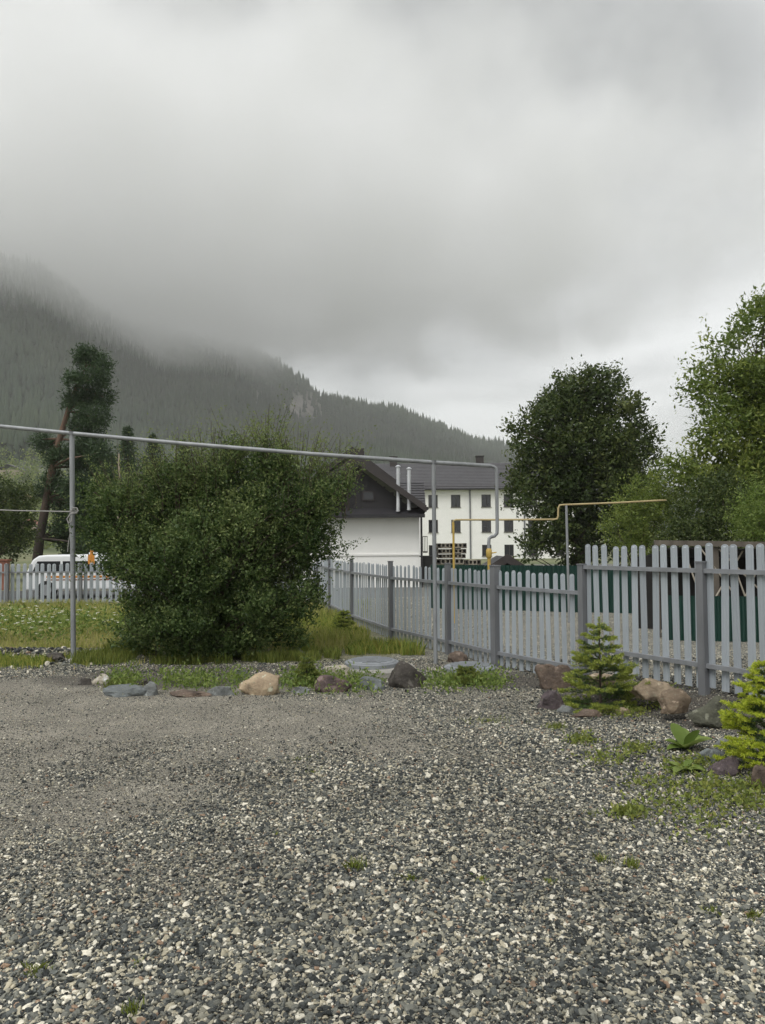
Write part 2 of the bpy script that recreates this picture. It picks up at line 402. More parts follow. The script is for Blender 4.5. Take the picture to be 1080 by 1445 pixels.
def field_material():
    m, t, b = mat_new('field_ground'); L = t.links
    tcn = t.nodes.new('ShaderNodeTexCoord')
    n = t.nodes.new('ShaderNodeTexNoise'); n.inputs['Scale'].default_value = 0.12; n.inputs['Detail'].default_value = 10; n.inputs['Roughness'].default_value = .65
    L.new(tcn.outputs['Object'], n.inputs['Vector'])
    c = ramp_const(t, n.outputs['Fac'], [(.3, (0.075, 0.095, 0.035)), (.48, (0.12, 0.135, 0.055)), (.6, (0.17, 0.165, 0.085)), (.72, (0.22, 0.2, 0.15))], 'LINEAR')
    L.new(c, b.inputs['Base Color']); b.inputs['Roughness'].default_value = .95
    return m
M['field'] = field_material()
me, _, _ = grid_mesh('ground', np.concatenate([[-3500, -1500, -600, -200], np.arange(-60, 61, 6), [200, 600, 1500, 3500]]),
                     np.concatenate([[-1500, -300, -60], np.arange(-20, 121, 5), [200, 400, 800, 1600, 3400]]), lambda X, Y: X * 0 - 0.16)
tag(link_mesh('ground', me, M['field']), kind='structure')

# gravel lot on the far side of the right-hand fence
lot = MB(); lot.poly([(1.0, 9.0, -.11), (14, 3.0, -.11), (30, 18, -.11), (30, 60, -.11), (-2, 60, -.11), (-2.2, 25, -.11)], (0, 0, -.03))
M['lot'] = surf('pale_gravel_lot', (0.19, 0.185, 0.165), (0.10, 0.097, 0.088), 14, .95, bump=.5, bscale=40)
tag(lot.build('gravel_lot', M['lot']), kind='structure')
rd = MB(); rd.poly([(-60, 22.2, -.12), (-2.4, 22.2, -.12), (-2.4, 29.5, -.12), (-60, 30.5, -.12)], (0, 0, -.02))
M['asphalt'] = surf('worn_asphalt', (0.075, 0.075, 0.073), (0.05, 0.05, 0.05), 3, .9, bump=.3, bscale=60)
tag(rd.build('road', M['asphalt']), kind='structure')

# ---- mountain
RX = np.array([-900, -400, -150, 0, 60, 120, 180, 260, 340, 400, 450, 500, 560, 620, 680, 720, 800, 900, 1000, 1300, 1900], float)
RY = np.array([300, 330, 350, 366, 388, 430, 452, 470, 487, 514, 560, 573, 582, 608, 626, 634, 660, 690, 715, 740, 755], float)
RT = (RX - 540) / F; RE = (767.5 - RY) / F - np.array(RX - 540) / F * -0.0073
def E_of(t): return np.interp(t, RT, RE)
def Yr_of(t): return np.interp(t, [-1.4, -.55, -.4, -.3, 0, .3, 1.3], [620, 760, 880, 1150, 1300, 1450, 1600])
def mtn_z(t, s):
    """t azimuth tangent, s 0 at the foot, 1 on the ridge, >1 behind it; returns y,z"""
    Yr = Yr_of(t); y0 = 190.0
    y = y0 + s * (Yr - y0)
    x = t * y
    prof = np.where(s <= 1, 0.20 * np.clip(s, 0, 1) ** 1.0 + 0.80 * np.clip(s, 0, 1) ** 1.9, 1 - 0.55 * (s - 1) ** 1.3)
    z = Yr * E_of(t) * prof
    gul = (fbm(x / 95 + 3, y / 260 + 5, 71, 4) - .5)
    z = z + gul * 70 * np.clip(s, 0, 1) ** .8 * np.clip(1.15 - s, 0, 1) * 2.2 * np.clip(E_of(t) / .15, .15, 1)
    z = z + (fbm(x / 30, y / 30, 81, 3) - .5) * 7 * np.clip(s * 3, 0, 1)
    return y, z - 3 * (s < .01)
ts = np.linspace(-1.35, 1.25, 420); ss = np.linspace(-0.05, 1.6, 150)
T, S = np.meshgrid(ts, ss); Ym, Zm = mtn_z(T, S)
V = np.stack([T * Ym, Ym, Zm + EYE * 0], -1).reshape(-1, 3); nx = len(ts); ny = len(ss)
i, j = np.meshgrid(np.arange(nx - 1), np.arange(ny - 1)); a = (j * nx + i).ravel()
me = np_mesh('mountain', V, np.stack([a, a + 1, a + nx + 1, a + nx], 1))
px_m = 540 + T.ravel() * F; py_m = 767.5 - (V[:, 2] - EYE) / V[:, 1] * F
rn = fbm(V[:, 0] / 25, V[:, 2] / 40, 91, 4)
rock = np.exp(-(((px_m - 425) / 30) ** 2 + ((py_m - 580) / 26) ** 2)) + .7 * np.exp(-(((px_m - 360) / 22) ** 2 + ((py_m - 560) / 15) ** 2))
rock = np.clip(rock * 1.6 * (rn > .45), 0, 1)
mead = sstep(.30, .12, S.ravel()) * sstep(.40, .55, fbm(V[:, 0] / 60, V[:, 1] / 60, 95, 3) + .1)
for nm, arr in (('rock', rock), ('mead', mead)):
    at_ = me.attributes.new(nm, 'FLOAT', 'POINT'); at_.data.foreach_set('value', arr.astype(np.float32))
def mountain_material():
    m, t, b = mat_new('mountain_slope'); L = t.links
    tcn = t.nodes.new('ShaderNodeTexCoord'); n = t.nodes.new('ShaderNodeTexNoise'); n.inputs['Scale'].default_value = .05; n.inputs['Detail'].default_value = 10
    L.new(tcn.outputs['Object'], n.inputs['Vector'])
    f = ramp_const(t, n.outputs['Fac'], [(.3, (0.02, 0.032, 0.018)), (.7, (0.045, 0.06, 0.03))], 'LINEAR')
    g = ramp_const(t, n.outputs['Fac'], [(.35, (0.09, 0.12, 0.05)), (.6, (0.19, 0.2, 0.10)), (.75, (0.27, 0.24, 0.15))], 'LINEAR')
    r = ramp_const(t, n.outputs['Fac'], [(.35, (0.11, 0.095, 0.09)), (.65, (0.24, 0.21, 0.2))], 'LINEAR')
    def mixa(nm, c1, c2):
        a_ = t.nodes.new('ShaderNodeAttribute'); a_.attribute_name = nm; x = t.nodes.new('ShaderNodeMixRGB')
        L.new(a_.outputs['Fac'], x.inputs['Fac']); L.new(c1, x.inputs['Color1']); L.new(c2, x.inputs['Color2']); return x.outputs['Color']
    L.new(mixa('rock', mixa('mead', f, g), r), b.inputs['Base Color']); b.inputs['Roughness'].default_value = .95
    return m
tag(link_mesh('mountain', me, mountain_material(), smooth=True), kind='structure')

# ---- the forest on it: one mass of small conifers
NT = 52000
tt = rng.uniform(-1.0, .62, NT); st = rng.uniform(.06, 1.06, NT) ** .9
keep = np.ones(NT, bool)
yt, zt = mtn_z(tt, st)
ppx = 540 + tt * F; ppy = 767.5 - (zt - EYE) / yt * F
rk = np.exp(-(((ppx - 425) / 30) ** 2 + ((ppy - 580) / 26) ** 2)) + .7 * np.exp(-(((ppx - 360) / 22) ** 2 + ((ppy - 560) / 15) ** 2))
keep &= rng.random(NT) > np.clip(rk * 1.3, 0, .92)
clump = fbm(tt * yt / 60, yt / 60, 95, 3) + .1
keep &= ~((st < .28) & (rng.random(NT) < .9 * sstep(.40, .5, clump) + .25))
keep &= rng.random(NT) < np.clip(yt / 900, .35, 1)
tt, yt, zt, st = tt[keep], yt[keep], zt[keep], st[keep]; n = len(tt)
def cone_forest(name, x, y, z, h, r, mat, k=6):
    n = len(x); rngs = np.clip(.45 * rng.random(n) + 1.1 * fbm(x / 70, y / 70, 97, 3) - .3, 0, 1)
    ang = np.arange(k) * 2 * np.pi / k
    Vs = []; Fs = []; rn_ = []; base = 0
    for (z0, z1, rr) in ((.08, .62, 1.0), (.42, 1.0, .62)):
        jit = 1 + rng.uniform(-.3, .3, (n, k)); a0 = rng.uniform(0, 6.28, (n, 1))
        ring = np.stack([x[:, None] + np.cos(ang + a0) * r[:, None] * rr * jit, y[:, None] + np.sin(ang + a0) * r[:, None] * rr * jit,
                         (z + h * z0)[:, None] + rng.uniform(-.06, .06, (n, k)) * h[:, None]], -1)
        tip = np.stack([x, y, z + h * z1], -1)[:, None, :]
        vv = np.concatenate([ring, tip], 1).reshape(-1, 3); Vs.append(vv)
        o = base + np.arange(n)[:, None] * (k + 1)
        q = np.stack([o + np.arange(k), o + (np.arange(k) + 1) % k, np.broadcast_to(o + k, (n, k))], -1).reshape(-1, 3)
        Fs.append(q); rn_.append(np.repeat(rngs, k)); base += n * (k + 1)
    return np_mesh(name, np.concatenate(Vs), np.concatenate(Fs), np.concatenate(rn_))
M['forest'] = leafmat('far_forest', [(0.016, 0.027, 0.016), (0.026, 0.04, 0.022), (0.042, 0.056, 0.03)], 0.0, .9)
hh = rng.uniform(11, 23, n) * np.clip(.55 + st, .55, 1)
tag(link_mesh('mountain_forest', cone_forest('mountain_forest', tt * yt, yt, zt - 1, hh, hh * rng.uniform(.13, .2, n), M['forest']), M['forest']),
    'dark conifer forest covering the misty mountain slope', 'forest', kind='stuff')

# ================================================================== gravel (stuff): pebbles laid stone by stone
def pebble_points():
    P = []; S_ = []
    y = 2.0
    bands = [(2.0, 3.2, 17000), (3.2, 4.6, 14000), (4.6, 6.4, 9000), (6.4, 8.4, 4800), (8.4, 10.6, 2800)]
    for y0, y1, dens in bands:
        w0 = y1 * .52 + .9; nb = int(dens * (y1 - y0) * 2 * w0)
        x = rng.uniform(-w0, w0, nb); yy = rng.uniform(y0, y1, nb)
        g, f, s = zones(x, yy)
        k = rng.random(nb) < (1 - .93 * g) * (1 - .5 * f) * (1 - .72 * s)
        x, yy, f, s = x[k], yy[k], f[k], s[k]
        sz = np.exp(rng.normal(math.log(.0045), .48, len(x))) * (1 - .45 * f) * (1.0 + .15 * sstep(4.5, 2.2, yy)) 
        sz *= .85 + .5 * fbm(x * .9, yy * .9, 44, 3)
        sz = np.clip(sz, .0022, .02)
        P.append(np.stack([x, yy, gz(x, yy) + sz * .1 + rng.random(len(x)) ** 2 * .007], -1)); S_.append(sz)
    # spoil ridge beside the meadow, coarser
    nb = 5000; x = rng.uniform(-7.5, -3.3, nb); yy = 11.0 + rng.normal(0, .33, nb)
    sz = np.clip(np.exp(rng.normal(math.log(.016), .5, nb)), .006, .05)
    P.append(np.stack([x, yy, gz(x, yy) + sz * .15], -1)); S_.append(sz)
    return np.concatenate(P), np.concatenate(S_)
pp, ps = pebble_points(); n = len(pp)
me = bpy.data.meshes.new('gravel'); me.vertices.add(n); me.vertices.foreach_set('co', pp.astype(np.float32).ravel())
a = me.attributes.new('size', 'FLOAT', 'POINT'); a.data.foreach_set('value', ps.astype(np.float32))
rot = np.stack([rng.normal(0, .42, n), rng.normal(0, .42, n), rng.uniform(0, 6.28, n)], -1)
a = me.attributes.new('rot', 'FLOAT_VECTOR', 'POINT'); a.data.foreach_set('vector', rot.astype(np.float32).ravel())
def pebble_material():
    m, t, b = mat_new('pebble'); L = t.links
    oi = t.nodes.new('ShaderNodeObjectInfo')
    c = ramp_const(t, oi.outputs['Random'], PEB)
    tcn = t.nodes.new('ShaderNodeTexCoord'); nn = t.nodes.new('ShaderNodeTexNoise'); nn.inputs['Scale'].default_value = 1.3
    nn.noise_dimensions = '4D'; L.new(oi.outputs['Random'], nn.inputs['W']); L.new(tcn.outputs['Object'], nn.inputs['Vector'])
    mr = t.nodes.new('ShaderNodeMapRange'); mr.inputs['From Min'].default_value = .3; mr.inputs['From Max'].default_value = .7
    mr.inputs['To Min'].default_value = .75; mr.inputs['To Max'].default_value = 1.2
    hs = t.nodes.new('ShaderNodeHueSaturation'); L.new(nn.outputs['Fac'], mr.inputs['Value']); L.new(mr.outputs[0], hs.inputs['Value']); L.new(c, hs.inputs['Color'])
    big = t.nodes.new('ShaderNodeTexNoise'); big.inputs['Scale'].default_value = .85; big.inputs['Detail'].default_value = 5; L.new(oi.outputs['Location'], big.inputs['Vector'])
    mb = t.nodes.new('ShaderNodeMapRange'); mb.inputs['From Min'].default_value = .32; mb.inputs['From Max'].default_value = .68; mb.inputs['To Min'].default_value = .66; mb.inputs['To Max'].default_value = 1.22; L.new(big.outputs['Fac'], mb.inputs['Value'])
    h2 = t.nodes.new('ShaderNodeHueSaturation'); L.new(mb.outputs[0], h2.inputs['Value']); L.new(hs.outputs[0], h2.inputs['Color']); hs = h2
    L.new(hs.outputs[0], b.inputs['Base Color']); b.inputs['Roughness'].default_value = .72; b.inputs['Specular IOR Level'].default_value = .3
    return m
M['pebble'] = pebble_material()
gravel = link_mesh('gravel', me); tag(gravel, 'loose mixed grey and tan gravel covering the yard', 'gravel', kind='stuff')
ng = bpy.data.node_groups.new('pebbles', 'GeometryNodeTree')
ng.interface.new_socket('Geometry', in_out='INPUT', socket_type='NodeSocketGeometry'); ng.interface.new_socket('Geometry', in_out='OUTPUT', socket_type='NodeSocketGeometry')
def gn(k, **kw):
    nd = ng.nodes.new(k)
    for a_, v_ in kw.items(): setattr(nd, a_, v_)
    return nd
gi = gn('NodeGroupInput'); go = gn('NodeGroupOutput'); g2i = gn('GeometryNodeGeometryToInstance')
for kk in range(7):
    ico = gn('GeometryNodeMeshIcoSphere'); ico.inputs['Radius'].default_value = 1; ico.inputs['Subdivisions'].default_value = 2
    sp = gn('GeometryNodeSetPosition'); nz = gn('ShaderNodeTexNoise', noise_dimensions='4D'); nz.inputs['W'].default_value = kk * 3.1; nz.inputs['Scale'].default_value = .75; nz.inputs['Detail'].default_value = 1.5
    sub = gn('ShaderNodeVectorMath', operation='SUBTRACT'); sub.inputs[1].default_value = (.5, .5, .5)
    sc_ = gn('ShaderNodeVectorMath', operation='SCALE'); sc_.inputs['Scale'].default_value = 1.7
    ng.links.new(nz.outputs['Color'], sub.inputs[0]); ng.links.new(sub.outputs[0], sc_.inputs[0])
    ng.links.new(ico.outputs['Mesh'], sp.inputs['Geometry']); ng.links.new(sc_.outputs[0], sp.inputs['Offset'])
    tr = gn('GeometryNodeTransform'); tr.inputs['Scale'].default_value = (1.0 + .25 * random.random(), .68 + .2 * random.random(), .38 + .25 * random.random())
    ng.links.new(sp.outputs[0], tr.inputs['Geometry'])
    sm = gn('GeometryNodeSetMaterial'); sm.inputs['Material'].default_value = M['pebble']; ng.links.new(tr.outputs[0], sm.inputs['Geometry'])
    ng.links.new(sm.outputs[0], g2i.inputs[0])
iop = gn('GeometryNodeInstanceOnPoints'); iop.inputs['Pick Instance'].default_value = True
na = gn('GeometryNodeInputNamedAttribute', data_type='FLOAT'); na.inputs['Name'].default_value = 'size'
nr = gn('GeometryNodeInputNamedAttribute', data_type='FLOAT_VECTOR'); nr.inputs['Name'].default_value = 'rot'
e2r = gn('FunctionNodeEulerToRotation')
ng.links.new(gi.outputs[0], iop.inputs['Points']); ng.links.new(g2i.outputs[0], iop.inputs['Instance'])
ng.links.new(nr.outputs['Attribute'], e2r.inputs[0]); ng.links.new(e2r.outputs[0], iop.inputs['Rotation'])
ng.links.new(na.outputs['Attribute'], iop.inputs['Scale']); ng.links.new(iop.outputs[0], go.inputs[0])
md = gravel.modifiers.new('pebbles', 'NODES'); md.node_group = ng

# ================================================================== fences
def picket_mesh(w, h, round_top=True):
    n = 7; outl = []
    r = w / 2
    outl += [(-r, 0), (r, 0)]
    for k in range(n):
        a_ = math.pi * k / (n - 1); outl.append((r * math.cos(a_), h - r * .75 + r * .75 * math.sin(a_)))
    k = len(outl); V = []; t = .006
    def dep(x): return -.014 * (1 - min(1, abs(x) / r * 1.6)) if abs(x) < r * .6 else 0
    for sgn in (0, 1):
        for x, z in outl: V.append((x, t * sgn, z))
    # raised stiffening rib down the middle
    fs = [tuple(range(k)), tuple(range(2 * k - 1, k - 1, -1))] + [(i, i + k, (i + 1) % k + k, (i + 1) % k) for i in range(k)]
    b = len(V); rw = w * .22; hz = h - r * .5
    V += [(-rw, -.0005, .0), (-rw * .6, -.009, 0.002), (rw * .6, -.009, 0.002), (rw, -.0005, 0), (-rw, -.0005, hz), (-rw * .6, -.009, hz - .01), (rw * .6, -.009, hz - .01), (rw, -.0005, hz)]
    fs += [(b, b + 1, b + 5, b + 4), (b + 1, b + 2, b + 6, b + 5), (b + 2, b + 3, b + 7, b + 6), (b + 4, b + 5, b + 6, b + 7), (b, b + 3, b + 2, b + 1)]
    m = bpy.data.meshes.new('picket'); m.from_pydata(V, [], fs); m.update(); m.materials.append(M['picket']); return m
def square_post(root, p, w, h, rz, name='post', z0=-.25):
    m = MB(); m.box((p[0], p[1], (h + z0) / 2), (w, w, h - z0), rz)
    m.box((p[0], p[1], h + .004), (w + .012, w + .012, .014), rz)
    return m.build(name, M['post'], root)
def fence_run(root, A, B, zb, zt, rails, pk_mesh, n, side, z_jit=.009, skip=()):
    """pickets on the far side (side = +1 along the left-hand normal of A->B) of two rails"""
    A = Vector(A); B = Vector(B); d = (B - A); L_ = d.length; d.normalize(); nrm = Vector((-d.y, d.x)) * side
    rz = math.atan2(d.y, d.x)
    for k in range(n):
        if k in skip: continue
        s = (k + .5 + random.gauss(0, .035)) / n
        p = A.lerp(B, s) + nrm * .028
        o = bpy.data.objects.new('picket', pk_mesh); col.objects.link(o); o.parent = root
        ry = random.gauss(0, .009)
        o.location = Vector((p.x, p.y, zb(s) + random.gauss(0, z_jit))) - root.location
        o.rotation_euler = (random.gauss(0, .006), ry, rz + (math.pi if side < 0 else 0))
    for zr in rails:
        m = MB(); c0 = A + d * .03; c1 = B - d * .03; h_ = .042
        za, zb_ = zr(0), zr(1)
        q = [(c0.x - nrm.x * .02, c0.y - nrm.y * .02, za - h_ / 2), (c1.x - nrm.x * .02, c1.y - nrm.y * .02, zb_ - h_ / 2),
             (c1.x - nrm.x * .02, c1.y - nrm.y * .02, zb_ + h_ / 2), (c0.x - nrm.x * .02, c0.y - nrm.y * .02, za + h_ / 2)]
        m.slab(q, (nrm.x * .04, nrm.y * .04, 0)); m.build('rail', M['rail'], root)

# posts of the right-hand fence, measured on the ground
FP = [(3.84, 5.95), (3.02, 7.3), (2.23, 8.62), (1.445, 9.92), (.93, 11.05), (.125, 12.75), (-.62, 15.2), (-1.25, 18.0), (-1.75, 20.6)]
lin = lambda a_, b_: (lambda s: a_ + (b_ - a_) * s)
tall = thing('picket_fence', (FP[1][0], FP[1][1], 0), 'taller grey steel picket fence behind the small spruces, on a stone edging', 'fence')
pk_t = picket_mesh(.076, 1.36)
fence_run(tall, FP[0], FP[1], lin(.215, .21), 1.57, [lin(.43, .43), lin(1.32, 1.32)], pk_t, 12, -1)
fence_run(tall, FP[1], FP[2], lin(.21, .20), 1.57, [lin(.43, .43), lin(1.32, 1.32)], pk_t, 12, -1)
square_post(tall, FP[0], .08, 1.4, R(-59)); square_post(tall, FP[1], .076, 1.40, R(-59)); 
low = thing('picket_fence', (FP[3][0], FP[3][1], 0), 'lower grey steel picket fence running back past the two round well covers', 'fence')
pk_l = picket_mesh(.072, 1.22)
cnt = [None, None, 12, 10, 14, 20, 21, 20]
for k in range(2, 8):
    fence_run(low, FP[k], FP[k + 1], lin(.02, .02), 1.24, [lin(.19, .19), lin(1.03, 1.03)], pk_l, cnt[k], -1)
for k, w in ((2, .075), (3, .1), (4, .07), (5, .065), (6, .065), (7, .065), (8, .065)):
    dd = Vector(FP[min(k + 1, 8)]) - Vector(FP[k - 1]); square_post(low, FP[k], w, 1.345 if k == 2 else 1.30, math.atan2(dd.y, dd.x))
back = thing('picket_fence', (-6, 20.6, 0), 'grey picket fence across the back of the meadow in front of the van', 'fence')
pk_b = picket_mesh(.098, 1.1)
xs = [-1.75 - 1.96 * k for k in range(1, 7)]
prevx = -1.75
for xk in [-2.46, -4.42, -6.38, -8.06, -10.02, -11.98, -13.9]:
    nn = max(3, round((prevx - xk) / .165))
    fence_run(back, (prevx, 20.6), (xk, 20.6), lin(.04, .04), 1.15, [lin(.085, .085), lin(.90, .90)], pk_b, nn, -1)
    square_post(back, (xk, 20.52), .075, 1.12, 0)
    prevx = xk

# green sheet fence beyond, each profiled sheet its own panel
def sheet_panel(root, A, B, z0, z1, mat):
    A = Vector(A); B = Vector(B); d = B - A; L_ = d.length; d.normalize(); nrm = Vector((-d.y, d.x)); V = []
    xs_ = [0]; pitch = .1; n_ = int(L_ / pitch); pts = []
    for k in range(n_):
        b0 = k * L_ / n_; w = L_ / n_
        pts += [(b0, 0), (b0 + w * .35, 0), (b0 + w * .5, .02), (b0 + w * .85, .02)]
    pts.append((L_, 0)); m = MB()
    vs = []; 
    for s, o_ in pts:
        p = A + d * s + nrm * o_; vs += [(p.x, p.y, z0), (p.x, p.y, z1)]
    m.add(vs, [(2 * i, 2 * i + 2, 2 * i + 3, 2 * i + 1) for i in range(len(pts) - 1)])
    vs2 = []
    for s, o_ in pts:
        p = A + d * s + nrm * (o_ + .003); vs2 += [(p.x, p.y, z0), (p.x, p.y, z1)]
    m.add(vs2, [(2 * i + 1, 2 * i + 3, 2 * i + 2, 2 * i) for i in range(len(pts) - 1)])
    return m.build('sheet_panel', mat, root)
GA, GB = Vector((1.2, 19.2)), Vector((7.6, 16.2))
gf = thing('sheet_fence', (GA.x, GA.y, 0), 'dark green profiled sheet metal fence beyond the low picket fence', 'fence')
for k in range(5):
    a_ = GA.lerp(GB, k / 5 + .002); b_ = GA.lerp(GB, (k + 1) / 5 - .002); sheet_panel(gf, a_, b_, -.12, 1.06, M['green_sheet'])
    m = MB(); m.box((a_.x, a_.y + .06, .45), (.06, .06, 1.2)); m.build('post', M['green_sheet'], gf)
GC, GD = Vector((4.6, 12.6)), Vector((9.4, 11.0))
gf2 = thing('sheet_fence', (GC.x, GC.y, 0), 'short green sheet panel fence standing under the dark timber shelter', 'fence')
for k in range(4):
    a_ = GC.lerp(GD, k / 4 + .002); b_ = GC.lerp(GD, (k + 1) / 4 - .002); sheet_panel(gf2, a_, b_, -.05, .72, M['green_sheet'])
    m = MB(); m.box((a_.x, a_.y + .05, .3), (.05, .05, .85)); m.build('post', M['green_sheet'], gf2)

# timber shelter with leaning battens
sh = thing('timber_shelter', (5.6, 13.2, 0), 'dark open timber shelter with weathered top beam behind the tall fence', 'shelter')
b0, b1 = at(926, 766, 13.0), at(1180, 770, 12.0)
m = MB(); dv = (b1 - b0); m.slab([b0 + Vector((0, 0, -.045)), b1 + Vector((0, 0, -.045)), b1 + Vector((0, 0, .045)), b0 + Vector((0, 0, .045))], (0, .1, 0)); m.build('beam', M['old_wood'], sh)
for s in (0.01, .36, .7, 1):
    p = b0.lerp(b1, s); m = MB(); m.box((p.x, p.y + .11, (p.z - .2) / 2 + .0), (.09, .09, p.z + .1)); m.build('post', M['old_wood'], sh)
for k in range(14):
    s0, s1 = k / 14 + .002, (k + 1) / 14 - .002
    p, q = b0.lerp(b1, s0), b0.lerp(b1, s1); off = Vector((0, 1.2, 0))
    m = MB(); m.slab([(p.x, p.y + 1.2, -.1), (q.x, q.y + 1.2, -.1), (q.x, q.y + 1.2, p.z - .25), (p.x, p.y + 1.2, p.z - .25)], (0, .025, 0)); m.build('board', M['dark_wood'], sh)
m = MB(); m.slab([(b0.x + .3, b0.y + .12, b0.z - .1), (b1.x, b1.y + .12, b1.z - .1), (b1.x, b1.y + 1.6, b1.z - .3), (b0.x + .3, b0.y + 1.6, b0.z - .3)], (0, 0, .03)); m.build('roof', M['dark_wood'], sh)
for (xa, ya, xb, yb) in ((990, 775, 1045, 850), (1015, 775, 1075, 835), (1050, 775, 1006, 850), (1075, 790, 1040, 870), (965, 775, 985, 830), (1030, 780, 1062, 870)):
    p, q = at(xa, ya, 12.75), at(xb, yb, 12.65); m = MB(); m.tube([p, q], .014, 5); tag(m.build('leaning_batten', M['light_stick']), 'pale thin batten leaning inside the dark timber shelter', 'batten', 'battens leaning in the shelter')

# ================================================================== overhead pipe on posts
PLb, PMb = ground(104, 936), ground(615, 937)
PLt, PMt = at(101.5, 612, PLb.y), at(612, 652.5, PMb.y)
gp = thing('overhead_pipe', (PLb.x, PLb.y, 0), 'long grey overhead gas pipe carried on two thin steel posts across the yard', 'pipe')
e0 = at(-260, 566, PLb.y - .1)
endY = 10.6
eT, eB = at(700, 658, endY), at(701, 757, endY)
pts = [e0, at(-100, 587, PLb.y), at(0, 601.5, PLb.y), at(101.5, 611.5, PLb.y), at(260, 626, 10.28), at(440, 640.5, 10.28), at(612, 652.5, PMb.y), at(692, 657.5, endY)]
m = MB(); m.tube(pts, .029, 10); m.build('pipe', M['galv'], gp, smooth=True)
corner = [at(692, 657.5, endY), at(697, 658.2, endY), at(700.2, 661, endY), at(701, 667, endY), at(702, 745, endY), at(701.5, 753, endY), at(698, 756.5, endY), at(694, 757.5, endY + .05), at(690.5, 760, endY + .05), at(690, 766, endY + .05), at(690, 776, endY + .05)]
m = MB(); m.tube(corner, .024, 10); m.build('drop_pipe', M['galv'], gp, smooth=True)
rp = [at(690.3, 776, endY + .05), ]; rb = Vector((rp[0].x, rp[0].y, -.1))
m = MB(); m.tube([rp[0], rb], .024, 10); m.build('riser', M['yellow'], gp, smooth=True)
vc = at(690.3, 781, endY + .05)
m = MB(); m.tube([vc + Vector((0, 0, -.07)), vc + Vector((0, 0, -.045)), vc + Vector((0, 0, .045)), vc + Vector((0, 0, .07))], [.026, .042, .042, .026], 10); m.tube([vc, vc + Vector((.10, -.03, .015))], [.011, .008], 6); m.build('valve', M['yellow'], gp, smooth=True)
for b_, t_ in ((PLb, PLt), (PMb, PMt)):
    r_ = .034 if b_ is PLb else .028
    m = MB(); m.tube([Vector((b_.x, b_.y, -.2)), t_ + Vector((0, 0, .0))], r_, 12); m.build('support_post', M['galv'], gp, smooth=True)
    m = MB(); m.tube([t_ + Vector((0, -.0, -.02)), t_ + Vector((0, 0, .03))], r_ * 1.25, 12); m.build('bracket', M['post'], gp, smooth=True)
m = MB(); m.lathe([(.075, -.02), (.07, .03), (.05, .045)], (PLb.x, PLb.y, gzf(PLb.x, PLb.y)), 14); m.build('footing', M['concrete'], gp)

# wire tied to the left post
k0 = at(101, 722, PLb.y - .04)
m = MB(); m.tube([at(-200, 711, PLb.y - .6), at(-60, 717, PLb.y - .3), at(20, 720.5, PLb.y - .15), k0], .008, 6)
for q in range(3):
    z_ = k0.z - .02 + q * .02; m.tube([(PLb.x + PLt.x * 0 - .02 + .047 * math.cos(a_), PLb.y + .047 * math.sin(a_), z_ + .004 * math.sin(3 * a_)) for a_ in np.linspace(0, 6.283, 14)], .008, 6)
m.tube([k0 + Vector(v) for v in ((0, 0, 0), (.03, -.03, .05), (.08, -.02, .05), (.10, -.02, .01), (.07, -.03, -.02), (.0, -.04, -.03), (-.05, -.03, -.10), (-.03, -.03, -.16), (.015, -.03, -.13), (.02, -.03, -.05))], .008, 6)
m.tube([k0 + Vector(v) for v in ((0, -.03, -.05), (-.03, -.02, -.16), (-.005, -.03, -.3), (-.03, -.02, -.42), (-.04, -.02, -.55))], .006, 6)
tag(m.build('washing_line', M['rope'], smooth=True), 'grey washing line knotted round the left pipe post', 'rope')

# yellow gas line beyond the fence
yd = 15.4
yg = thing('gas_line', tuple(at(800, 800, yd)), 'thin stepped pale yellow gas line above the green fence', 'pipe')
yg.location.z = 0
m = MB(); m.tube([at(640, 738, yd), at(640, 735, yd), at(644, 733.5, yd), at(700, 733.5, yd), at(782, 733, yd), at(786.5, 732, yd), at(788, 728, yd), at(788.3, 717, yd), at(790, 713, yd), at(795, 712.4, yd), at(870, 709.5, yd), at(930, 706.3, yd), at(937, 706, yd + .1), at(940, 706, yd + .5), at(940, 706, yd + 5.2)], .019, 8); m.build('pipe', M['palepipe'], yg, smooth=True)
p = at(640, 737, yd); m = MB(); m.tube([p, (p.x, p.y, -.15)], .022, 8); m.build('riser', M['yellow'], yg, smooth=True)
p = at(799.5, 713, yd); m = MB(); m.tube([p, (p.x + .02, p.y, -.15)], .026, 10); m.build('support_post', M['galv'], yg, smooth=True)

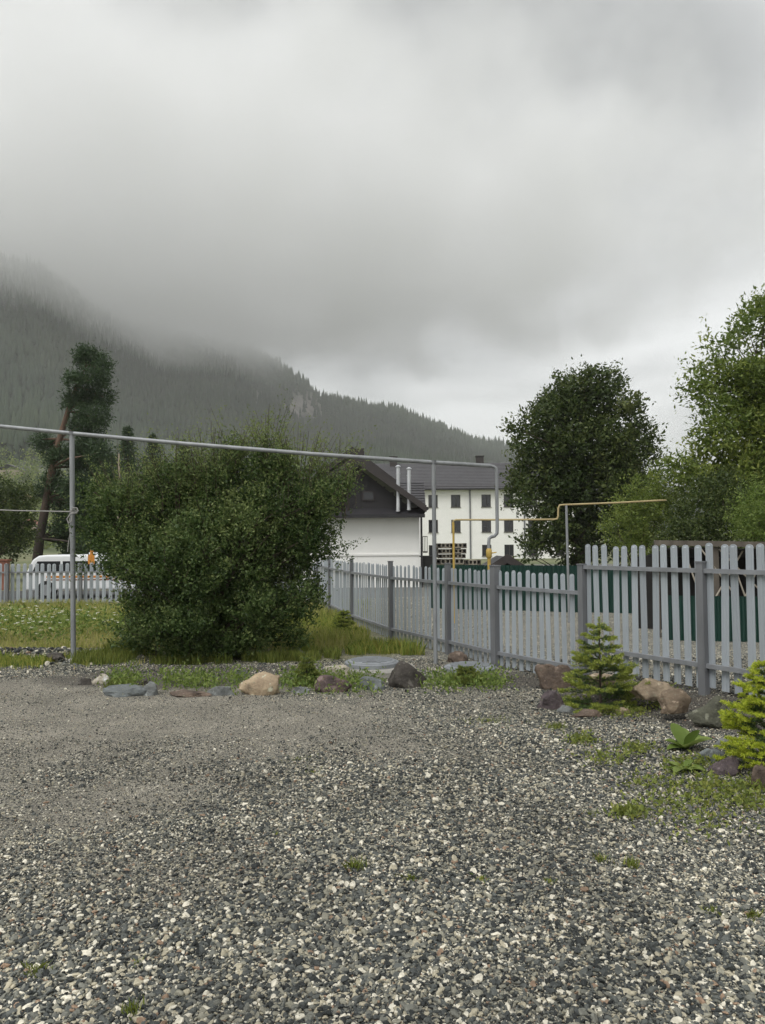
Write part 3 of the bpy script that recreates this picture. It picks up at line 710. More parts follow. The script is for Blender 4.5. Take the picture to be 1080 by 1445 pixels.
# ================================================================== buildings
def window(root, x0, x1, z0, z1, y, depth=.12):
    w = x1 - x0; h = z1 - z0; fw = .07
    m = MB()
    cx, cz = (x0 + x1) / 2, (z0 + z1) / 2
    m.box((x0 + fw / 2, y, cz), (fw, .06, h)); m.box((x1 - fw / 2, y, cz), (fw, .06, h))
    m.box((cx, y, z0 + fw / 2), (w - 2 * fw, .06, fw)); m.box((cx, y, z1 - fw / 2), (w - 2 * fw, .06, fw)); m.box((x0 + w * .55, y - .005, cz), (fw * .8, .05, h - 2 * fw))
    f = m.build('window', M['frame_dark'], root)
    g = MB(); g.box((cx, y + .02, cz), (w - fw, .012, h - fw)); g.build('pane', M['glass'], f)
    s = MB(); s.box((cx, y - depth, z0 - .03), (w + .1, .16, .05)); s.build('sill', M['frame_dark'], f)
    return f
def wall_with_holes(m, x0, x1, z0, z1, y, holes, th=.25):
    """front wall slabs around rectangular holes (hx0,hx1,hz0,hz1), cut by a grid"""
    xs_ = sorted({x0, x1, *[h[0] for h in holes], *[h[1] for h in holes]}); zs = sorted({z0, z1, *[h[2] for h in holes], *[h[3] for h in holes]})
    nx_, nz_ = len(xs_) - 1, len(zs) - 1
    solid = [[not any(h[0] - 1e-6 <= xs_[i] and xs_[i + 1] <= h[1] + 1e-6 and h[2] - 1e-6 <= zs[j] and zs[j + 1] <= h[3] + 1e-6 for h in holes) for j in range(nz_)] for i in range(nx_)]
    V = {}; vs = []; fs = []
    def vid(i, j, k):
        if (i, j, k) not in V: V[(i, j, k)] = len(vs); vs.append((xs_[i], y + th * k, zs[j]))
        return V[(i, j, k)]
    for i in range(nx_):
        for j in range(nz_):
            if not solid[i][j]: continue
            fs.append((vid(i, j, 0), vid(i + 1, j, 0), vid(i + 1, j + 1, 0), vid(i, j + 1, 0))); fs.append((vid(i, j + 1, 1), vid(i + 1, j + 1, 1), vid(i + 1, j, 1), vid(i, j, 1)))
            for (di, dj, A_, B_) in ((-1, 0, (i, j + 1), (i, j)), (1, 0, (i + 1, j), (i + 1, j + 1)), (0, -1, (i, j), (i + 1, j)), (0, 1, (i + 1, j + 1), (i, j + 1))):
                ii, jj = i + di, j + dj
                if not (0 <= ii < nx_ and 0 <= jj < nz_ and solid[ii][jj]):
                    fs.append((vid(*B_, 0), vid(*A_, 0), vid(*A_, 1), vid(*B_, 1)))
    m.add(vs, fs)

# apartment block, 84 m off
AY = 84.0
def ax(px): return at(px, 720, AY).x
def az(px, py): return at(px, py, AY).z
ab = thing('apartment_block', (ax(660), AY, 0), 'white three-storey block with brown windows and wide grey roof', 'building')
wins = []
rows = [(698, 715.5), (733.2, 751), (769, 785)]
for (t_, b_) in rows:
    for c in (545, 578, 611.5, 643.5, 686.5, 718, 752, 790):
        wins.append((ax(c - 6.6), ax(c + 6.6), az(c, b_) if 0 else az(660, b_), az(660, t_)))
X0, X1 = ax(520), ax(822); Z0, Z1 = -1.0, az(660, 690)
m = MB(); wall_with_holes(m, X0, X1, Z0, Z1, AY, wins); m.build('front_wall', M['white_wall'], ab)
m = MB(); m.box((X1 - .126, AY + 6.1, (Z0 + Z1) / 2), (.25, 11.6, Z1 - Z0)); m.box((X0 + .126, AY + 6.1, (Z0 + Z1) / 2), (.25, 11.6, Z1 - Z0)); m.box(((X0 + X1) / 2, AY + 12, (Z0 + Z1) / 2), (X1 - X0, .25, Z1 - Z0)); m.build('side_walls', M['white_wall'], ab)
m = MB(); m.box(((X0 + X1) / 2, AY + 1.2, (Z0 + Z1) / 2), (X1 - X0 - .6, .05, Z1 - Z0)); m.build('inner_wall', M['dark_wood'], ab)
for w_ in wins: window(ab, w_[0], w_[1], w_[2], w_[3], AY + .12)
zr_ = az(660, 651) + .35; ov = .55
eL, eR = X0 - ov - 2.5, X1 + ov
q0 = [(eL, AY - ov, Z1 - .05), (eR, AY - ov, Z1 - .05), (eR - 4.5, AY + 6.1, zr_), (eL + 2, AY + 6.1, zr_)]
m = MB(); m.slab(q0, (0, 0, .1))
m.slab([(eR, AY + 12.7, Z1 - .05), (eL, AY + 12.7, Z1 - .05), (eL + 2, AY + 6.1, zr_), (eR - 4.5, AY + 6.1, zr_)], (0, 0, .1))
m.poly([(eR, AY - ov, Z1 - .05), (eR, AY + 12.7, Z1 - .05), (eR - 4.5, AY + 6.1, zr_)], (0, 0, .1)); m.poly([(eL, AY + 12.7, Z1 - .05), (eL, AY - ov, Z1 - .05), (eL + 2, AY + 6.1, zr_)], (0, 0, .1))
rf = m.build('roof', M['grey_tile'], ab)
# courses of the metal tile as proud strips
for k in range(1, 17):
    s = k / 17; p = Vector(q0[0]).lerp(Vector(q0[3]), s); q = Vector(q0[1]).lerp(Vector(q0[2]), s)
    m = MB(); m.box(((p.x + q.x) / 2, p.y, p.z + .112), (q.x - p.x, .06, .03)); m.build('tile_course', M['grey_tile'], rf)
m = MB(); m.box(((eL + eR) / 2, AY - ov - .06, Z1 - .03), (eR - eL, .14, .14)); m.build('gutter', M['dark_roof'], ab)
m = MB(); m.box(((X0 + X1) / 2, AY - ov / 2, Z1 - .08), (X1 - X0 + 1, ov - .05, .04)); m.build('soffit', M['dark_roof'], ab)
m = MB(); m.box(((X0 + X1) / 2, AY - .35, Z1 + .42), (X1 - X0 - 1, .03, .03)); m.box(((X0 + X1) / 2, AY - .35, Z1 + .27), (X1 - X0 - 1, .03, .03))
m.build('snow_guard', M['frame_dark'], rf)
for c in (556, 679):
    x_ = ax(c) * (AY + 5) / AY; m = MB(); m.box((x_, AY + 5.6, zr_ + .1), (.85, .7, 1.3)); m.box((x_, AY + 5.6, zr_ + .82), (1.0, .85, .1)); m.build('chimney', M['frame_dark'], rf)
m = MB(); m.tube([(ax(663.5), AY - .1, Z1 - .1), (ax(663.5), AY - .1, Z0)], .08, 8); m.build('downpipe', M['post'], ab)
m = MB(); m.tube([(ax(740), AY - .1, Z1 - .1), (ax(740), AY - .1, Z0)], .08, 8); m.build('downpipe', M['post'], ab)

# gabled house, 30 m off
HY = 30.0
def hp(px, py, y=HY): return at(px, py, y)
hs_ = thing('gabled_house', (hp(498, 760).x, HY, 0), 'white house with charcoal gable and two steel flues beyond the shrub', 'house')
xl, xr = hp(404, 760).x, hp(592, 760).x
zE = hp(500, 727).z
m = MB(); m.box(((xl + xr) / 2, HY + 4, (zE - .3) / 2), (xr - xl, 8, zE + .3)); m.build('wall', M['white_wall'], hs_)
m = MB(); m.box(((xl + xr) / 2, HY - .015, hp(500, 783).z), (xr - xl + .04, .05, .07)); m.build('plinth_band', M['white_wall'], hs_)
ap = hp(503, 650); er = hp(601, 719); el = hp(405, 719)
gab = [(xl, HY + .03, zE), (xr, HY + .03, zE), (ap.x, HY + .03, ap.z - .22)]
m = MB(); m.poly(gab, (0, .3, 0)); gw = m.build('gable_wall', M['dark_siding'], hs_)
nb = 16
for k in range(nb):
    x_ = xl + (xr - xl) * (k + .5) / nb; t_ = 1 - abs((x_ - ap.x) / ((xr - xl) / 2 + (.0))); top = zE + max(.1, (ap.z - .3 - zE) * min(1, t_ * .97))
    m = MB(); m.box((x_, HY + .012, (zE + top) / 2), ((xr - xl) / nb - .02, .035, top - zE)); m.build('board', M['dark_siding'], gw)
gwn = MB(); p0 = hp(520, 700); gwn.box((p0.x, HY - .02, p0.z), (.45, .07, .36)); fw_ = gwn.build('window', M['frame_dark'], hs_)
gg = MB(); gg.box((p0.x, HY - .06, p0.z), (.36, .012, .28)); gg.build('pane', M['glass'], fw_)
def gable_roof(root, apx, rt, lf, y0, y1, th=.14, name='roof', mat='dark_roof'):
    m = MB()
    m.slab([(apx.x, y0, apx.z), (rt.x, y0, rt.z), (rt.x, y1, rt.z), (apx.x, y1, apx.z)], (0, 0, th))
    m.slab([(lf.x, y0, lf.z), (apx.x, y0, apx.z), (apx.x, y1, apx.z), (lf.x, y1, lf.z)], (0, 0, th))
    r_ = m.build(name, M[mat], root)
    b_ = MB()
    for e in (rt, lf):
        b_.slab([(apx.x, y0 - .03, apx.z + .03 - .16), (e.x, y0 - .03, e.z + .03 - .16), (e.x, y0 - .03, e.z + .13), (apx.x, y0 - .03, apx.z + .15)], (0, .026, 0))
    b_.build('barge_board', M['frame_dark'], r_)
    return r_
rf = gable_roof(hs_, ap, er, el, HY - .55, HY + 8.3)
ap2 = hp(498, 637, 32.5); rf2 = gable_roof(hs_, ap2, hp(560, 684, 32.5), hp(436, 684, 32.5), 32.0, 38.6)
m = MB(); m.box((ap2.x + .32, 33.2, ap2.z + .0), (.3, .3, .4)); m.build('chimney', M['frame_dark'], rf2)
# pent strip over the wall
m = MB(); m.slab([(xl - .2, HY - .5, zE - .1), (xr + .16, HY - .5, zE - .1), (xr + .16, HY + .0, zE + .22), (xl - .2, HY + .0, zE + .22)], (0, 0, .05)); m.build('pent_roof', M['dark_roof'], hs_)
m = MB(); m.box(((xl + xr) / 2, HY - .53, zE - .06), (xr - xl + .4, .06, .13)); m.build('fascia', M['dark_roof'], hs_)
m = MB(); m.tube([(er.x + .02, HY - .5, er.z + .02), (er.x + .02, HY + 8, er.z + .02)], .07, 8); m.tube([(er.x, HY - .1, er.z), (xr + .08, HY - .1, er.z - .3), (xr + .08, HY - .1, -.2)], .04, 8); m.build('gutter', M['dark_roof'], hs_)
for c, t_, b_ in ((562, 660, 722), (577.3, 663, 720)):
    p, q = hp(c, t_, HY - .35), hp(c, b_, HY - .35)
    m = MB(); m.tube([q, p], .075, 12)
    for s in (.02, .5, .86): 
        r_ = q.lerp(p, s); m.tube([r_ - Vector((0, 0, .02)), r_ + Vector((0, 0, .02))], .085, 12)
    m.tube([p + Vector((0, 0, .03)), p + Vector((0, 0, .05)), p + Vector((0, 0, .11))], [.11, .11, .02], 12); m.tube([p, p + Vector((0, 0, .04))], .03, 6)
    m.build('flue', M['steel'], hs_, smooth=True)
m = MB(); b0_ = hp(597, 757, 31); b1_ = hp(603.5, 779, 31)
for x_ in np.linspace(b0_.x, b1_.x, 4): m.box((x_, 31, (b0_.z + b1_.z) / 2), (.018, .018, b0_.z - b1_.z))
m.box(((b0_.x + b1_.x) / 2, 31, b0_.z), (b1_.x - b0_.x, .03, .03)); m.box(((b0_.x + b1_.x) / 2, 31, b1_.z), (b1_.x - b0_.x, .05, .06)); m.build('balcony_railing', M['frame_dark'], hs_)
# wing with a tiled roof between the two
wg = thing('house_wing', (hp(585, 760, 42).x, 42, 0), 'low tiled grey roof wing rising behind the steel flues', 'house')
a0, a1, a2, a3 = hp(556, 717, 42), hp(601, 717, 42), hp(598.5, 681, 44), hp(556, 681, 44)
m = MB(); m.slab([a0, a1, a2, a3], (0, .02, .1)); r_ = m.build('roof', M['grey_tile'], wg)
for k in range(1, 10):
    p, q = a0.lerp(a3, k / 10), a1.lerp(a2, k / 10); m = MB(); m.box(((p.x + q.x) / 2, p.y - .005, p.z + .11), (q.x - p.x, .05, .035)); m.build('tile_course', M['grey_tile'], r_)
m = MB(); m.box(((a0.x + a1.x) / 2 - .1, 44.0, a0.z / 2 - .1), (a1.x - a0.x - .3, 3.4, a0.z - .1)); m.build('wall', M['white_wall'], wg)
# dark retaining wall seen past the house corner
m = MB(); p = hp(594, 783, 36); q = hp(616, 783, 36); m.box(((p.x + q.x) / 2, 36, p.z / 2 - .15), (q.x - p.x, .3, p.z + .1)); m.box(((p.x + q.x) / 2, 36, p.z - .07), (q.x - p.x + .1, .36, .06))
tag(m.build('retaining_wall', surf('dark_wall', (.06, .06, .06), (.045, .045, .045), 3, .8)), 'low dark wall beside the white house corner', 'wall')

# pallets of hollow blocks
PY = 46.0
def pallet(px0, px1, py0, py1, n, label):
    p, q = at(px0, py1, PY), at(px1, py0, PY); w = q.x - p.x; h = q.z - p.z
    t = thing('block_pallet', (p.x + w / 2, PY, p.z), label, 'pallet', 'stacked pallets by the white block')
    m = MB(); m.box((p.x + w / 2, PY + .4, p.z + h * .07), (w, .9, h * .12)); m.build('pallet_base', M['old_wood'], t)
    for k in range(n):
        x_ = p.x + w * (k + .5) / n; bw = w / n - .012; bh = h * .8; zc_ = p.z + h * .14 + bh / 2
        m = MB(); ws = bw * .16
        m.box((x_ - bw / 2 + ws / 2, PY + .4, zc_), (ws, .8, bh)); m.box((x_ + bw / 2 - ws / 2, PY + .4, zc_), (ws, .8, bh))
        m.box((x_, PY + .4, zc_ + bh * .42), (bw - 2 * ws, .8, bh * .16)); m.box((x_, PY + .4, zc_ - bh * .42), (bw - 2 * ws, .8, bh * .16)); m.box((x_, PY + .6, zc_), (bw - 2 * ws, .02, bh * .66))
        m.build('block', M['light_stick'] if (k % 3) else M['old_wood'], t)
stacks = [(617, 659, 766, 774, 7, 'top pallet of hollow blocks in the stack by the white block'),
          (618, 658.5, 774.3, 781.5, 7, 'pallet of hollow blocks, second from the top of the stack'),
          (619, 657.5, 781.8, 788, 7, 'pallet of hollow blocks, third from the top of the stack'),
          (616, 655, 788.3, 797, 6, 'bottom pallet of hollow blocks under the stack of three'),
          (656, 679, 789.5, 798, 4, 'single pallet of hollow blocks beside the stack')]
for s in stacks: pallet(*s)
bz = at(640, 797, PY).z
for k_, (u, v) in enumerate(((616, 655), (656, 679))):
    p, q = at(u, 797.2, PY), at(v, 797.2, PY)
    m = MB(); m.box(((p.x + q.x) / 2, PY + .4, (p.z - .2) / 2), (q.x - p.x, .85, p.z + .15)); tag(m.build('block_pallet', M['dark_wood']), ('dark shuttered timber crate under the block stack', 'low dark crate under the single block pallet')[k_], 'crate')

# small dark shed roof over the fence
sd_ = thing('garden_shed', (at(718, 800, 24).x, 24, 0), 'small garden shed with dark gabled roof poking over the fence', 'shed')
a_, r1, l1 = at(714, 788, 24), at(738, 803, 24), at(690, 803, 24)
gable_roof(sd_, a_, r1, l1, 23.7, 26, .06)
m = MB(); m.poly([(l1.x + .12, 24, -.15), (r1.x - .12, 24, -.15), (r1.x - .12, 24, r1.z), (a_.x, 24, a_.z - .08), (l1.x + .12, 24, l1.z)], (0, 1.8, 0)); m.build('wall', M['dark_wood'], sd_)

# ---- minibus beyond the back fence
VY = 26.0
vx0 = at(47, 790, VY).x; roofz = at(90, 782.5, VY).z; vL = 4.9; zg = -.14
vn = thing('minibus', (vx0 + vL / 2, VY, zg), 'white minibus parked behind the back picket fence', 'van')
Hh = roofz - zg
prof = [(0.02, .28), (0.0, .62), (.10, .82), (.32, Hh - .16), (.52, Hh - .03), (.8, Hh), (vL - .25, Hh), (vL - .06, Hh - .08), (vL, Hh - .3), (vL, .3)]
m = MB(); m.poly([(vx0 + u, VY - .8, zg + w) for u, w in prof], (0, 1.6, 0)); bd = m.build('body', M['van_white'], vn)
md_ = bd.modifiers.new('bevel', 'BEVEL'); md_.width = .07; md_.segments = 3; md_.limit_method = 'ANGLE'
for u0, u1 in ((.5, 1.25), (1.33, 2.45), (2.53, 3.6), (3.68, 4.65)):
    t_ = Hh - .21; b_ = Hh - .55; m = MB(); sl = .16 if u0 < .6 else 0
    m.poly([(vx0 + u0 - sl, VY - .806, zg + b_), (vx0 + u1, VY - .806, zg + b_), (vx0 + u1, VY - .806, zg + t_), (vx0 + u0, VY - .806, zg + t_)], (0, .012, 0)); m.build('window', M['glass'], vn)
m = MB(); m.box((vx0 + vL / 2 + .3, VY - .803, zg + Hh - .72), (vL - 1.0, .012, .07)); m.build('stripe', M['orange'], vn)
m = MB(); m.box((vx0 + vL / 2 + .3, VY - .803, zg + Hh - .82), (vL - 1.0, .012, .04)); m.build('stripe', M['red_brick'], vn)
for u in (.8, vL - .9):
    c = Vector((vx0 + u, VY - .72, zg + .3)); m = MB(); m.tube([c + Vector((0, -.1, 0)), c + Vector((0, .1, 0))], .3, 20); w_ = m.build('wheel', M['rubber'], vn)
    m = MB(); m.tube([c + Vector((0, -.115, 0)), c + Vector((0, .0, 0))], .18, 16); m.build('rim', M['galv'], w_)
m = MB(); m.box((vx0 + .03, VY - .62, zg + .7), (.06, .25, .12)); m.build('headlight', M['steel'], vn)
m = MB(); m.box((vx0 + vL * .45, VY, zg + Hh + .03), (.5, .4, .07)); m.build('roof_hatch', M['van_white'], vn)
mk = at(129.5, 774, 23.6); m = MB(); m.tube([(mk.x, mk.y, -.2), (mk.x, mk.y, mk.z - .05), (mk.x, mk.y, mk.z)], [.05, .05, .03], 10); m.box((mk.x, mk.y - .03, mk.z - .33), (.2, .02, .3))
tag(m.build('marker_post', M['orange']), 'orange marker post beside the white minibus', 'post')
m = MB(); p, q = at(-120, 790, 31), at(12, 791, 31); m.box(((p.x + q.x) / 2, 31, p.z / 2 - .1), (q.x - p.x, .25, p.z + .1)); m.box(((p.x + q.x) / 2, 31, p.z - .03), (q.x - p.x + .1, .33, .06))
tag(m.build('garden_wall', M['red_brick']), 'low rust-red garden wall beyond the road', 'wall')

# ================================================================== rocks and covers
def rock_mesh(sx, sy, sz, seed, flat=.5, rough=.3):
    import bmesh
    bm = bmesh.new(); bmesh.ops.create_icosphere(bm, subdivisions=4, radius=1)
    o = Vector((seed * 7.13, seed * 3.7, seed * 1.9))
    planes = []
    rr = random.Random(seed)
    for k in range(15):
        v = Vector((rr.gauss(0, 1), rr.gauss(0, 1), rr.gauss(0, .8))).normalized(); planes.append((v, rr.uniform(.58, .9)))
    for v in bm.verts:
        p = v.co.copy()
        for nrm, dd in planes:
            e = p.dot(nrm) - dd
            if e > 0: p -= nrm * e * .93
        n1_ = mnoise.noise(p * 1.3 + o); n2_ = mnoise.fractal(p * 4 + o, .9, 2.1, 4)
        p *= 1 + rough * .6 * n1_ + rough * .22 * n2_
        if p.z < -flat: p.z = -flat + (p.z + flat) * .15
        v.co = Vector((p.x * sx, p.y * sy, (p.z + flat) * sz / (1 + flat)))
    m = bpy.data.meshes.new('rock'); bm.to_mesh(m); bm.free(); m.polygons.foreach_set('use_smooth', [True] * len(m.polygons)); m.set_sharp_from_angle(angle=R(35)); return m
def rockmat(name, c1, c2, moss=None):
    m = surf('rock_' + name, c1, c2, 7, .88, bump=.9, bscale=26, detail=9); t = m.node_tree; b = t.nodes['Principled BSDF']; L = t.links
    tcn = t.nodes.new('ShaderNodeTexCoord'); src = b.inputs['Base Color'].links[0].from_socket
    for sc, lo, hi, cc in ((13, .60, .68, tuple(min(.6, x * 1.7 + .05) for x in c1)), (5, .56, .66, tuple(x * .45 for x in c2)), (30, .62, .70, (.2, .2, .14))):
        n = t.nodes.new('ShaderNodeTexNoise'); n.inputs['Scale'].default_value = sc; n.inputs['Detail'].default_value = 6; oi = t.nodes.new('ShaderNodeObjectInfo'); va = t.nodes.new('ShaderNodeVectorMath'); L.new(tcn.outputs['Object'], va.inputs[0]); L.new(oi.outputs['Location'], va.inputs[1]); L.new(va.outputs[0], n.inputs['Vector'])
        mr = t.nodes.new('ShaderNodeMapRange'); mr.inputs['From Min'].default_value = lo; mr.inputs['From Max'].default_value = hi; mr.inputs['To Max'].default_value = .7; L.new(n.outputs['Fac'], mr.inputs['Value'])
        x = t.nodes.new('ShaderNodeMixRGB'); L.new(mr.outputs[0], x.inputs['Fac']); L.new(src, x.inputs['Color1']); x.inputs['Color2'].default_value = (*cc, 1); src = x.outputs[0]
    L.new(src, b.inputs['Base Color']); return m
RM = {'tan': rockmat('tan', (.46, .36, .24), (.24, .18, .12)), 'grey': rockmat('grey', (.21, .22, .215), (.11, .115, .11)), 'slate': rockmat('slate', (.17, .185, .185), (.10, .108, .108)),
      'brown': rockmat('brown', (.17, .125, .095), (.075, .056, .045)), 'dark': rockmat('dark', (.085, .075, .065), (.04, .035, .031)), 'red': rockmat('red', (.125, .085, .078), (.06, .045, .043)),
      'pale': rockmat('pale', (.46, .41, .33), (.28, .25, .2)), 'brown2': rockmat('brown2', (.25, .19, .13), (.12, .09, .065)), 'sand': rockmat('sand', (.34, .27, .19), (.19, .145, .1)), 'moss': rockmat('moss', (.12, .12, .085), (.06, .06, .045)), 'purple': rockmat('purple', (.13, .10, .105), (.06, .048, .05))}
# px range, py range (bottom is where it meets the ground), material, label
ROCKS = [
 (109, 129, 956, 969, 'dark', 'small dark stone at the post end of the rock border'),
 (127, 151, 953, 968, 'pale', 'small pale rounded stone on the rock border'),
 (138, 214, 966, 985, 'slate', 'long flat grey slate slab at the left end of the border'),
 (188, 216, 955, 969, 'dark', 'small dark stone leaning behind the slate slab'),
 (196, 222, 964, 984, 'grey', 'small grey stone beside the slate slab end'),
 (232, 292, 974, 986, 'brown', 'thin flat brown stone lying between slate slab and grey cobble'),
 (291, 330, 965, 984, 'grey', 'light grey cobble beside the tan boulder'),
 (338, 402, 952, 983, 'tan', 'large rounded tan boulder in the rock border'),
 (408, 440, 970, 981, 'grey', 'small flat grey stone between tan boulder and red-brown rock'),
 (437, 498, 956, 980, 'red', 'dark red-brown rock in the rock border'),
 (496, 547, 958, 976, 'slate', 'low grey-green stone beside the dark angular rock'),
 (546, 602, 936, 974, 'dark', 'dark angular rock in front of the well cover ring'),
 (398, 436, 915, 928, 'grey', 'small grey slab under the shrub edge'),
 (452, 494, 940, 956, 'pale', 'pale broken stone beside the concrete ring'),
 (630, 664, 922, 937, 'brown', 'small brown stone behind the second well cover'),
 (758, 808, 933, 971, 'brown', 'square brown boulder beside the small spruce'),
 (760, 801, 978, 1004, 'purple', 'purplish stone below the brown boulder'),
 (790, 815, 992, 1009, 'grey', 'small grey pebble stone by the spruce bed'),
 (806, 850, 1000, 1015, 'brown', 'flat reddish stone edging the spruce bed'),
 (872, 892, 994, 1011, 'sand', 'small sandy stone right of the spruce trunk'),
 (890, 958, 960, 985, 'sand', 'long low weathered tan stone under the tall fence'),
 (930, 980, 974, 1003, 'brown2', 'rounded brown boulder beside the fence post with the mossy boulder'),
 (984, 1044, 982, 1021, 'moss', 'dark mossy boulder at the foot of the fence post'),
 (985, 1034, 1055, 1079, 'slate', 'flat slate stone beside the broad-leaved plant'),
 (1004, 1052, 1072, 1098, 'purple', 'dark flat stone under the golden spruce'),
 (1062, 1105, 1082, 1117, 'brown', 'rounded brown stone beside the golden spruce bed'),
 (1040, 1080, 965, 990, 'dark', 'dark stone against the tall fence behind the golden spruce'),
 (1008, 1040, 1040, 1056, 'grey', 'small grey stone half hidden by golden spruce branches'),
 (835, 895, 950, 968, 'sand', 'low sandy stone edging behind the small spruce'),
 (60, 92, 922, 931, 'dark', 'small dark stone on the gravel heap by the post'),
 (330, 352, 944, 955, 'grey', 'small grey stone behind the tan boulder'),
]
for i, (x0, x1, y0, y1, mt, lab) in enumerate(ROCKS):
    c = ground((x0 + x1) / 2, y1 - 2); zg_ = gzf(c.x, c.y); c = ground((x0 + x1) / 2, y1 - 2, zg_)
    w = (x1 - x0) / F * c.y; h = (y1 - y0) / F * c.y
    h = max(.05, h * (.92 if h > .12 else .75)); dep = min(w * .7, max(w * .42, h * .9))
    me = rock_mesh(w / 2 * 1.08, dep / 2 * 1.1, h * 1.24, i + 3, .45, .42); me.materials.append(RM[mt])
    o = link_mesh('rock', me); o.location = (c.x, c.y + dep * .45, zg_ - h * .24); o.rotation_euler.z = random.uniform(-.15, .15)
    tag(o, lab, 'rock')
def well_cover(px, py, w, label, ring):
    c = ground(px, py); z = gzf(c.x, c.y); r = w / F * c.y / 2
    t = thing('well_cover', (c.x, c.y, z), label, 'manhole')
    z0 = z
    if ring:
        m = MB(); m.lathe([(r * 1.30, -.12), (r * 1.30, .05), (r * 1.26, .065), (r * .9, .066)], (c.x + .1, c.y - .05, z), 40); m.build('concrete_ring', M['concrete'], t); z0 = z + .066
    m = MB(); m.lathe([(r * 1.0, -.03), (r * 1.0, .045), (r * .97, .055), (r * .90, .055)], (c.x, c.y, z0), 48); m.build('frame', M['cover'], t)
    m = MB(); m.lathe([(r * .895, -.02), (r * .895, .06), (r * .86, .068), (r * .8, .07)], (c.x, c.y, z0), 48); ld = m.build('lid', M['cover'], t)
    m = MB()
    for k in range(-4, 5):
        yk = k * r * .17; half = math.sqrt(max(0, (r * .76) ** 2 - yk ** 2)); m.box((c.x, c.y + yk, z0 + .074), (2 * half, r * .07, .014))
    m.build('tread', M['cover'], ld)
    m = MB(); m.box((c.x, c.y - r * .6, z0 + .084), (.12, .025, .012)); m.build('handle', M['post'], ld)
well_cover(525, 947, 76, 'round grey well cover raised on a concrete ring among the rocks', True)
well_cover(664, 946, 74, 'round grey well cover lying low beside the thick fence post', False)

# ================================================================== plants
def leaves(P, D, size, width=.5, fold=.25, jitter=.6):
    """diamond leaves: P base points, D growth directions, size lengths -> V,F"""
    n = len(P); D = D / np.linalg.norm(D, axis=1, keepdims=True)
    rnd_ = rng.normal(size=(n, 3)); U = np.cross(D, rnd_); U /= np.linalg.norm(U, axis=1, keepdims=True) + 1e-9
    Nn = np.cross(U, D); s = size[:, None]
    tip = P + D * s; mid = P + D * s * .45
    l = mid + U * s * width * .5 + Nn * s * fold * .3; r = mid - U * s * width * .5 + Nn * s * fold * .3
    V = np.stack([P, r, tip, l], 1).reshape(-1, 3); Fq = np.arange(4 * n).reshape(n, 4)
    return V, Fq
def unit(n):
    v = rng.normal(size=(n, 3)); return v / np.linalg.norm(v, axis=1, keepdims=True)
def place(name, V, Fq, rn_, mat, parent):
    V = V - np.array(wloc(parent)) if parent is not None else V
    return link_mesh(name, np_mesh(name, V, Fq, rn_), mat, parent)
def shoots_crown(lobes, nshoot, per, leaf, length, spread=.6, upward=.6, inner=.25, leaf_w=.5, minz=.05, sag=0.0, clumps=0):
    """lobes: (cx,cy,cz,rx,ry,rz); shoots start in a lobe's outer half and carry leaves"""
    L0 = np.array(lobes); nc = clumps
    if nc:
        sub = []; tone = []
        for l_ in L0:
            big = max(l_[3], l_[5]); k_ = max(3, int(nc * (big / L0[:, [3, 5]].max()) ** 1.3)); uu = unit(k_); rr0 = rng.uniform(.45, .95, k_)[:, None]; f_ = rng.uniform(.22, .46, k_)
            c_ = l_[:3] + uu * l_[3:] * rr0
            for q in range(k_):
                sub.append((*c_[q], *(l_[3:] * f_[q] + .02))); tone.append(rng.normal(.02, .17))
        lobes = sub + [(*l_[:3], *(l_[3:] * .7)) for l_ in L0]; tone = np.array(tone + [-.2] * len(L0))  # core lobes get darker leaves: inner shade put into the colour
    else: tone = np.zeros(len(L0))
    L_ = np.array(lobes); vol = (L_[:, 3] * L_[:, 5]) ; pr = vol / vol.sum()
    li = rng.choice(len(L_), nshoot, p=pr); u = unit(nshoot); u[:, 1] -= .15
    rad = np.where(rng.random(nshoot) < inner, rng.uniform(.2, .75, nshoot), rng.uniform(.72, .98, nshoot))
    C = L_[li, :3]; Rr = L_[li, 3:]
    base = C + u * Rr * rad[:, None]
    d = u * np.array([1, 1, .7]) + rng.normal(size=(nshoot, 3)) * spread * .5; d[:, 2] += upward; d /= np.linalg.norm(d, axis=1, keepdims=True)
    ln = length * rng.uniform(.45, 1.3, nshoot)
    tpar = np.tile(np.linspace(0, 1, per), (nshoot, 1)) + rng.normal(0, .03, (nshoot, per))
    bend = rng.normal(size=(nshoot, 3)) * .13; bend[:, 2] -= sag
    P = base[:, None, :] + d[:, None, :] * (tpar * ln[:, None])[..., None] + bend[:, None, :] * (tpar ** 2 * ln[:, None])[..., None]
    P = P + rng.normal(size=P.shape) * leaf * .55
    D = d[:, None, :] * .7 + rng.normal(size=P.shape) * .75
    P = P.reshape(-1, 3); D = D.reshape(-1, 3)
    sz = leaf * rng.uniform(.6, 1.25, len(P)) * (1.1 - .45 * np.clip(tpar.ravel(), 0, 1))
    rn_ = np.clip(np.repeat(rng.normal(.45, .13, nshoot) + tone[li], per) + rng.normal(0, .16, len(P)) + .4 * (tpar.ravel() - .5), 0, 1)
    k = P[:, 2] > minz
    V, Fq = leaves(P[k], D[k], sz[k], leaf_w)
    return V, Fq, rn_[k], base, d, ln
def branch_mesh(root_pts, targets, r0, r1, n=5, sag=.15):
    m = MB()
    for a_, b_ in zip(root_pts, targets):
        a_ = Vector(a_); b_ = Vector(b_); mid = a_.lerp(b_, .5) + Vector((random.gauss(0, .08), random.gauss(0, .08), sag)) * (b_ - a_).length * .5
        m.tube([a_, a_.lerp(mid, .5) + Vector((0, 0, .02)), mid, mid.lerp(b_, .55), b_], [r0, r0 * .8, (r0 + r1) / 2, r1 * 1.3, r1], n, cap=False)
    return m

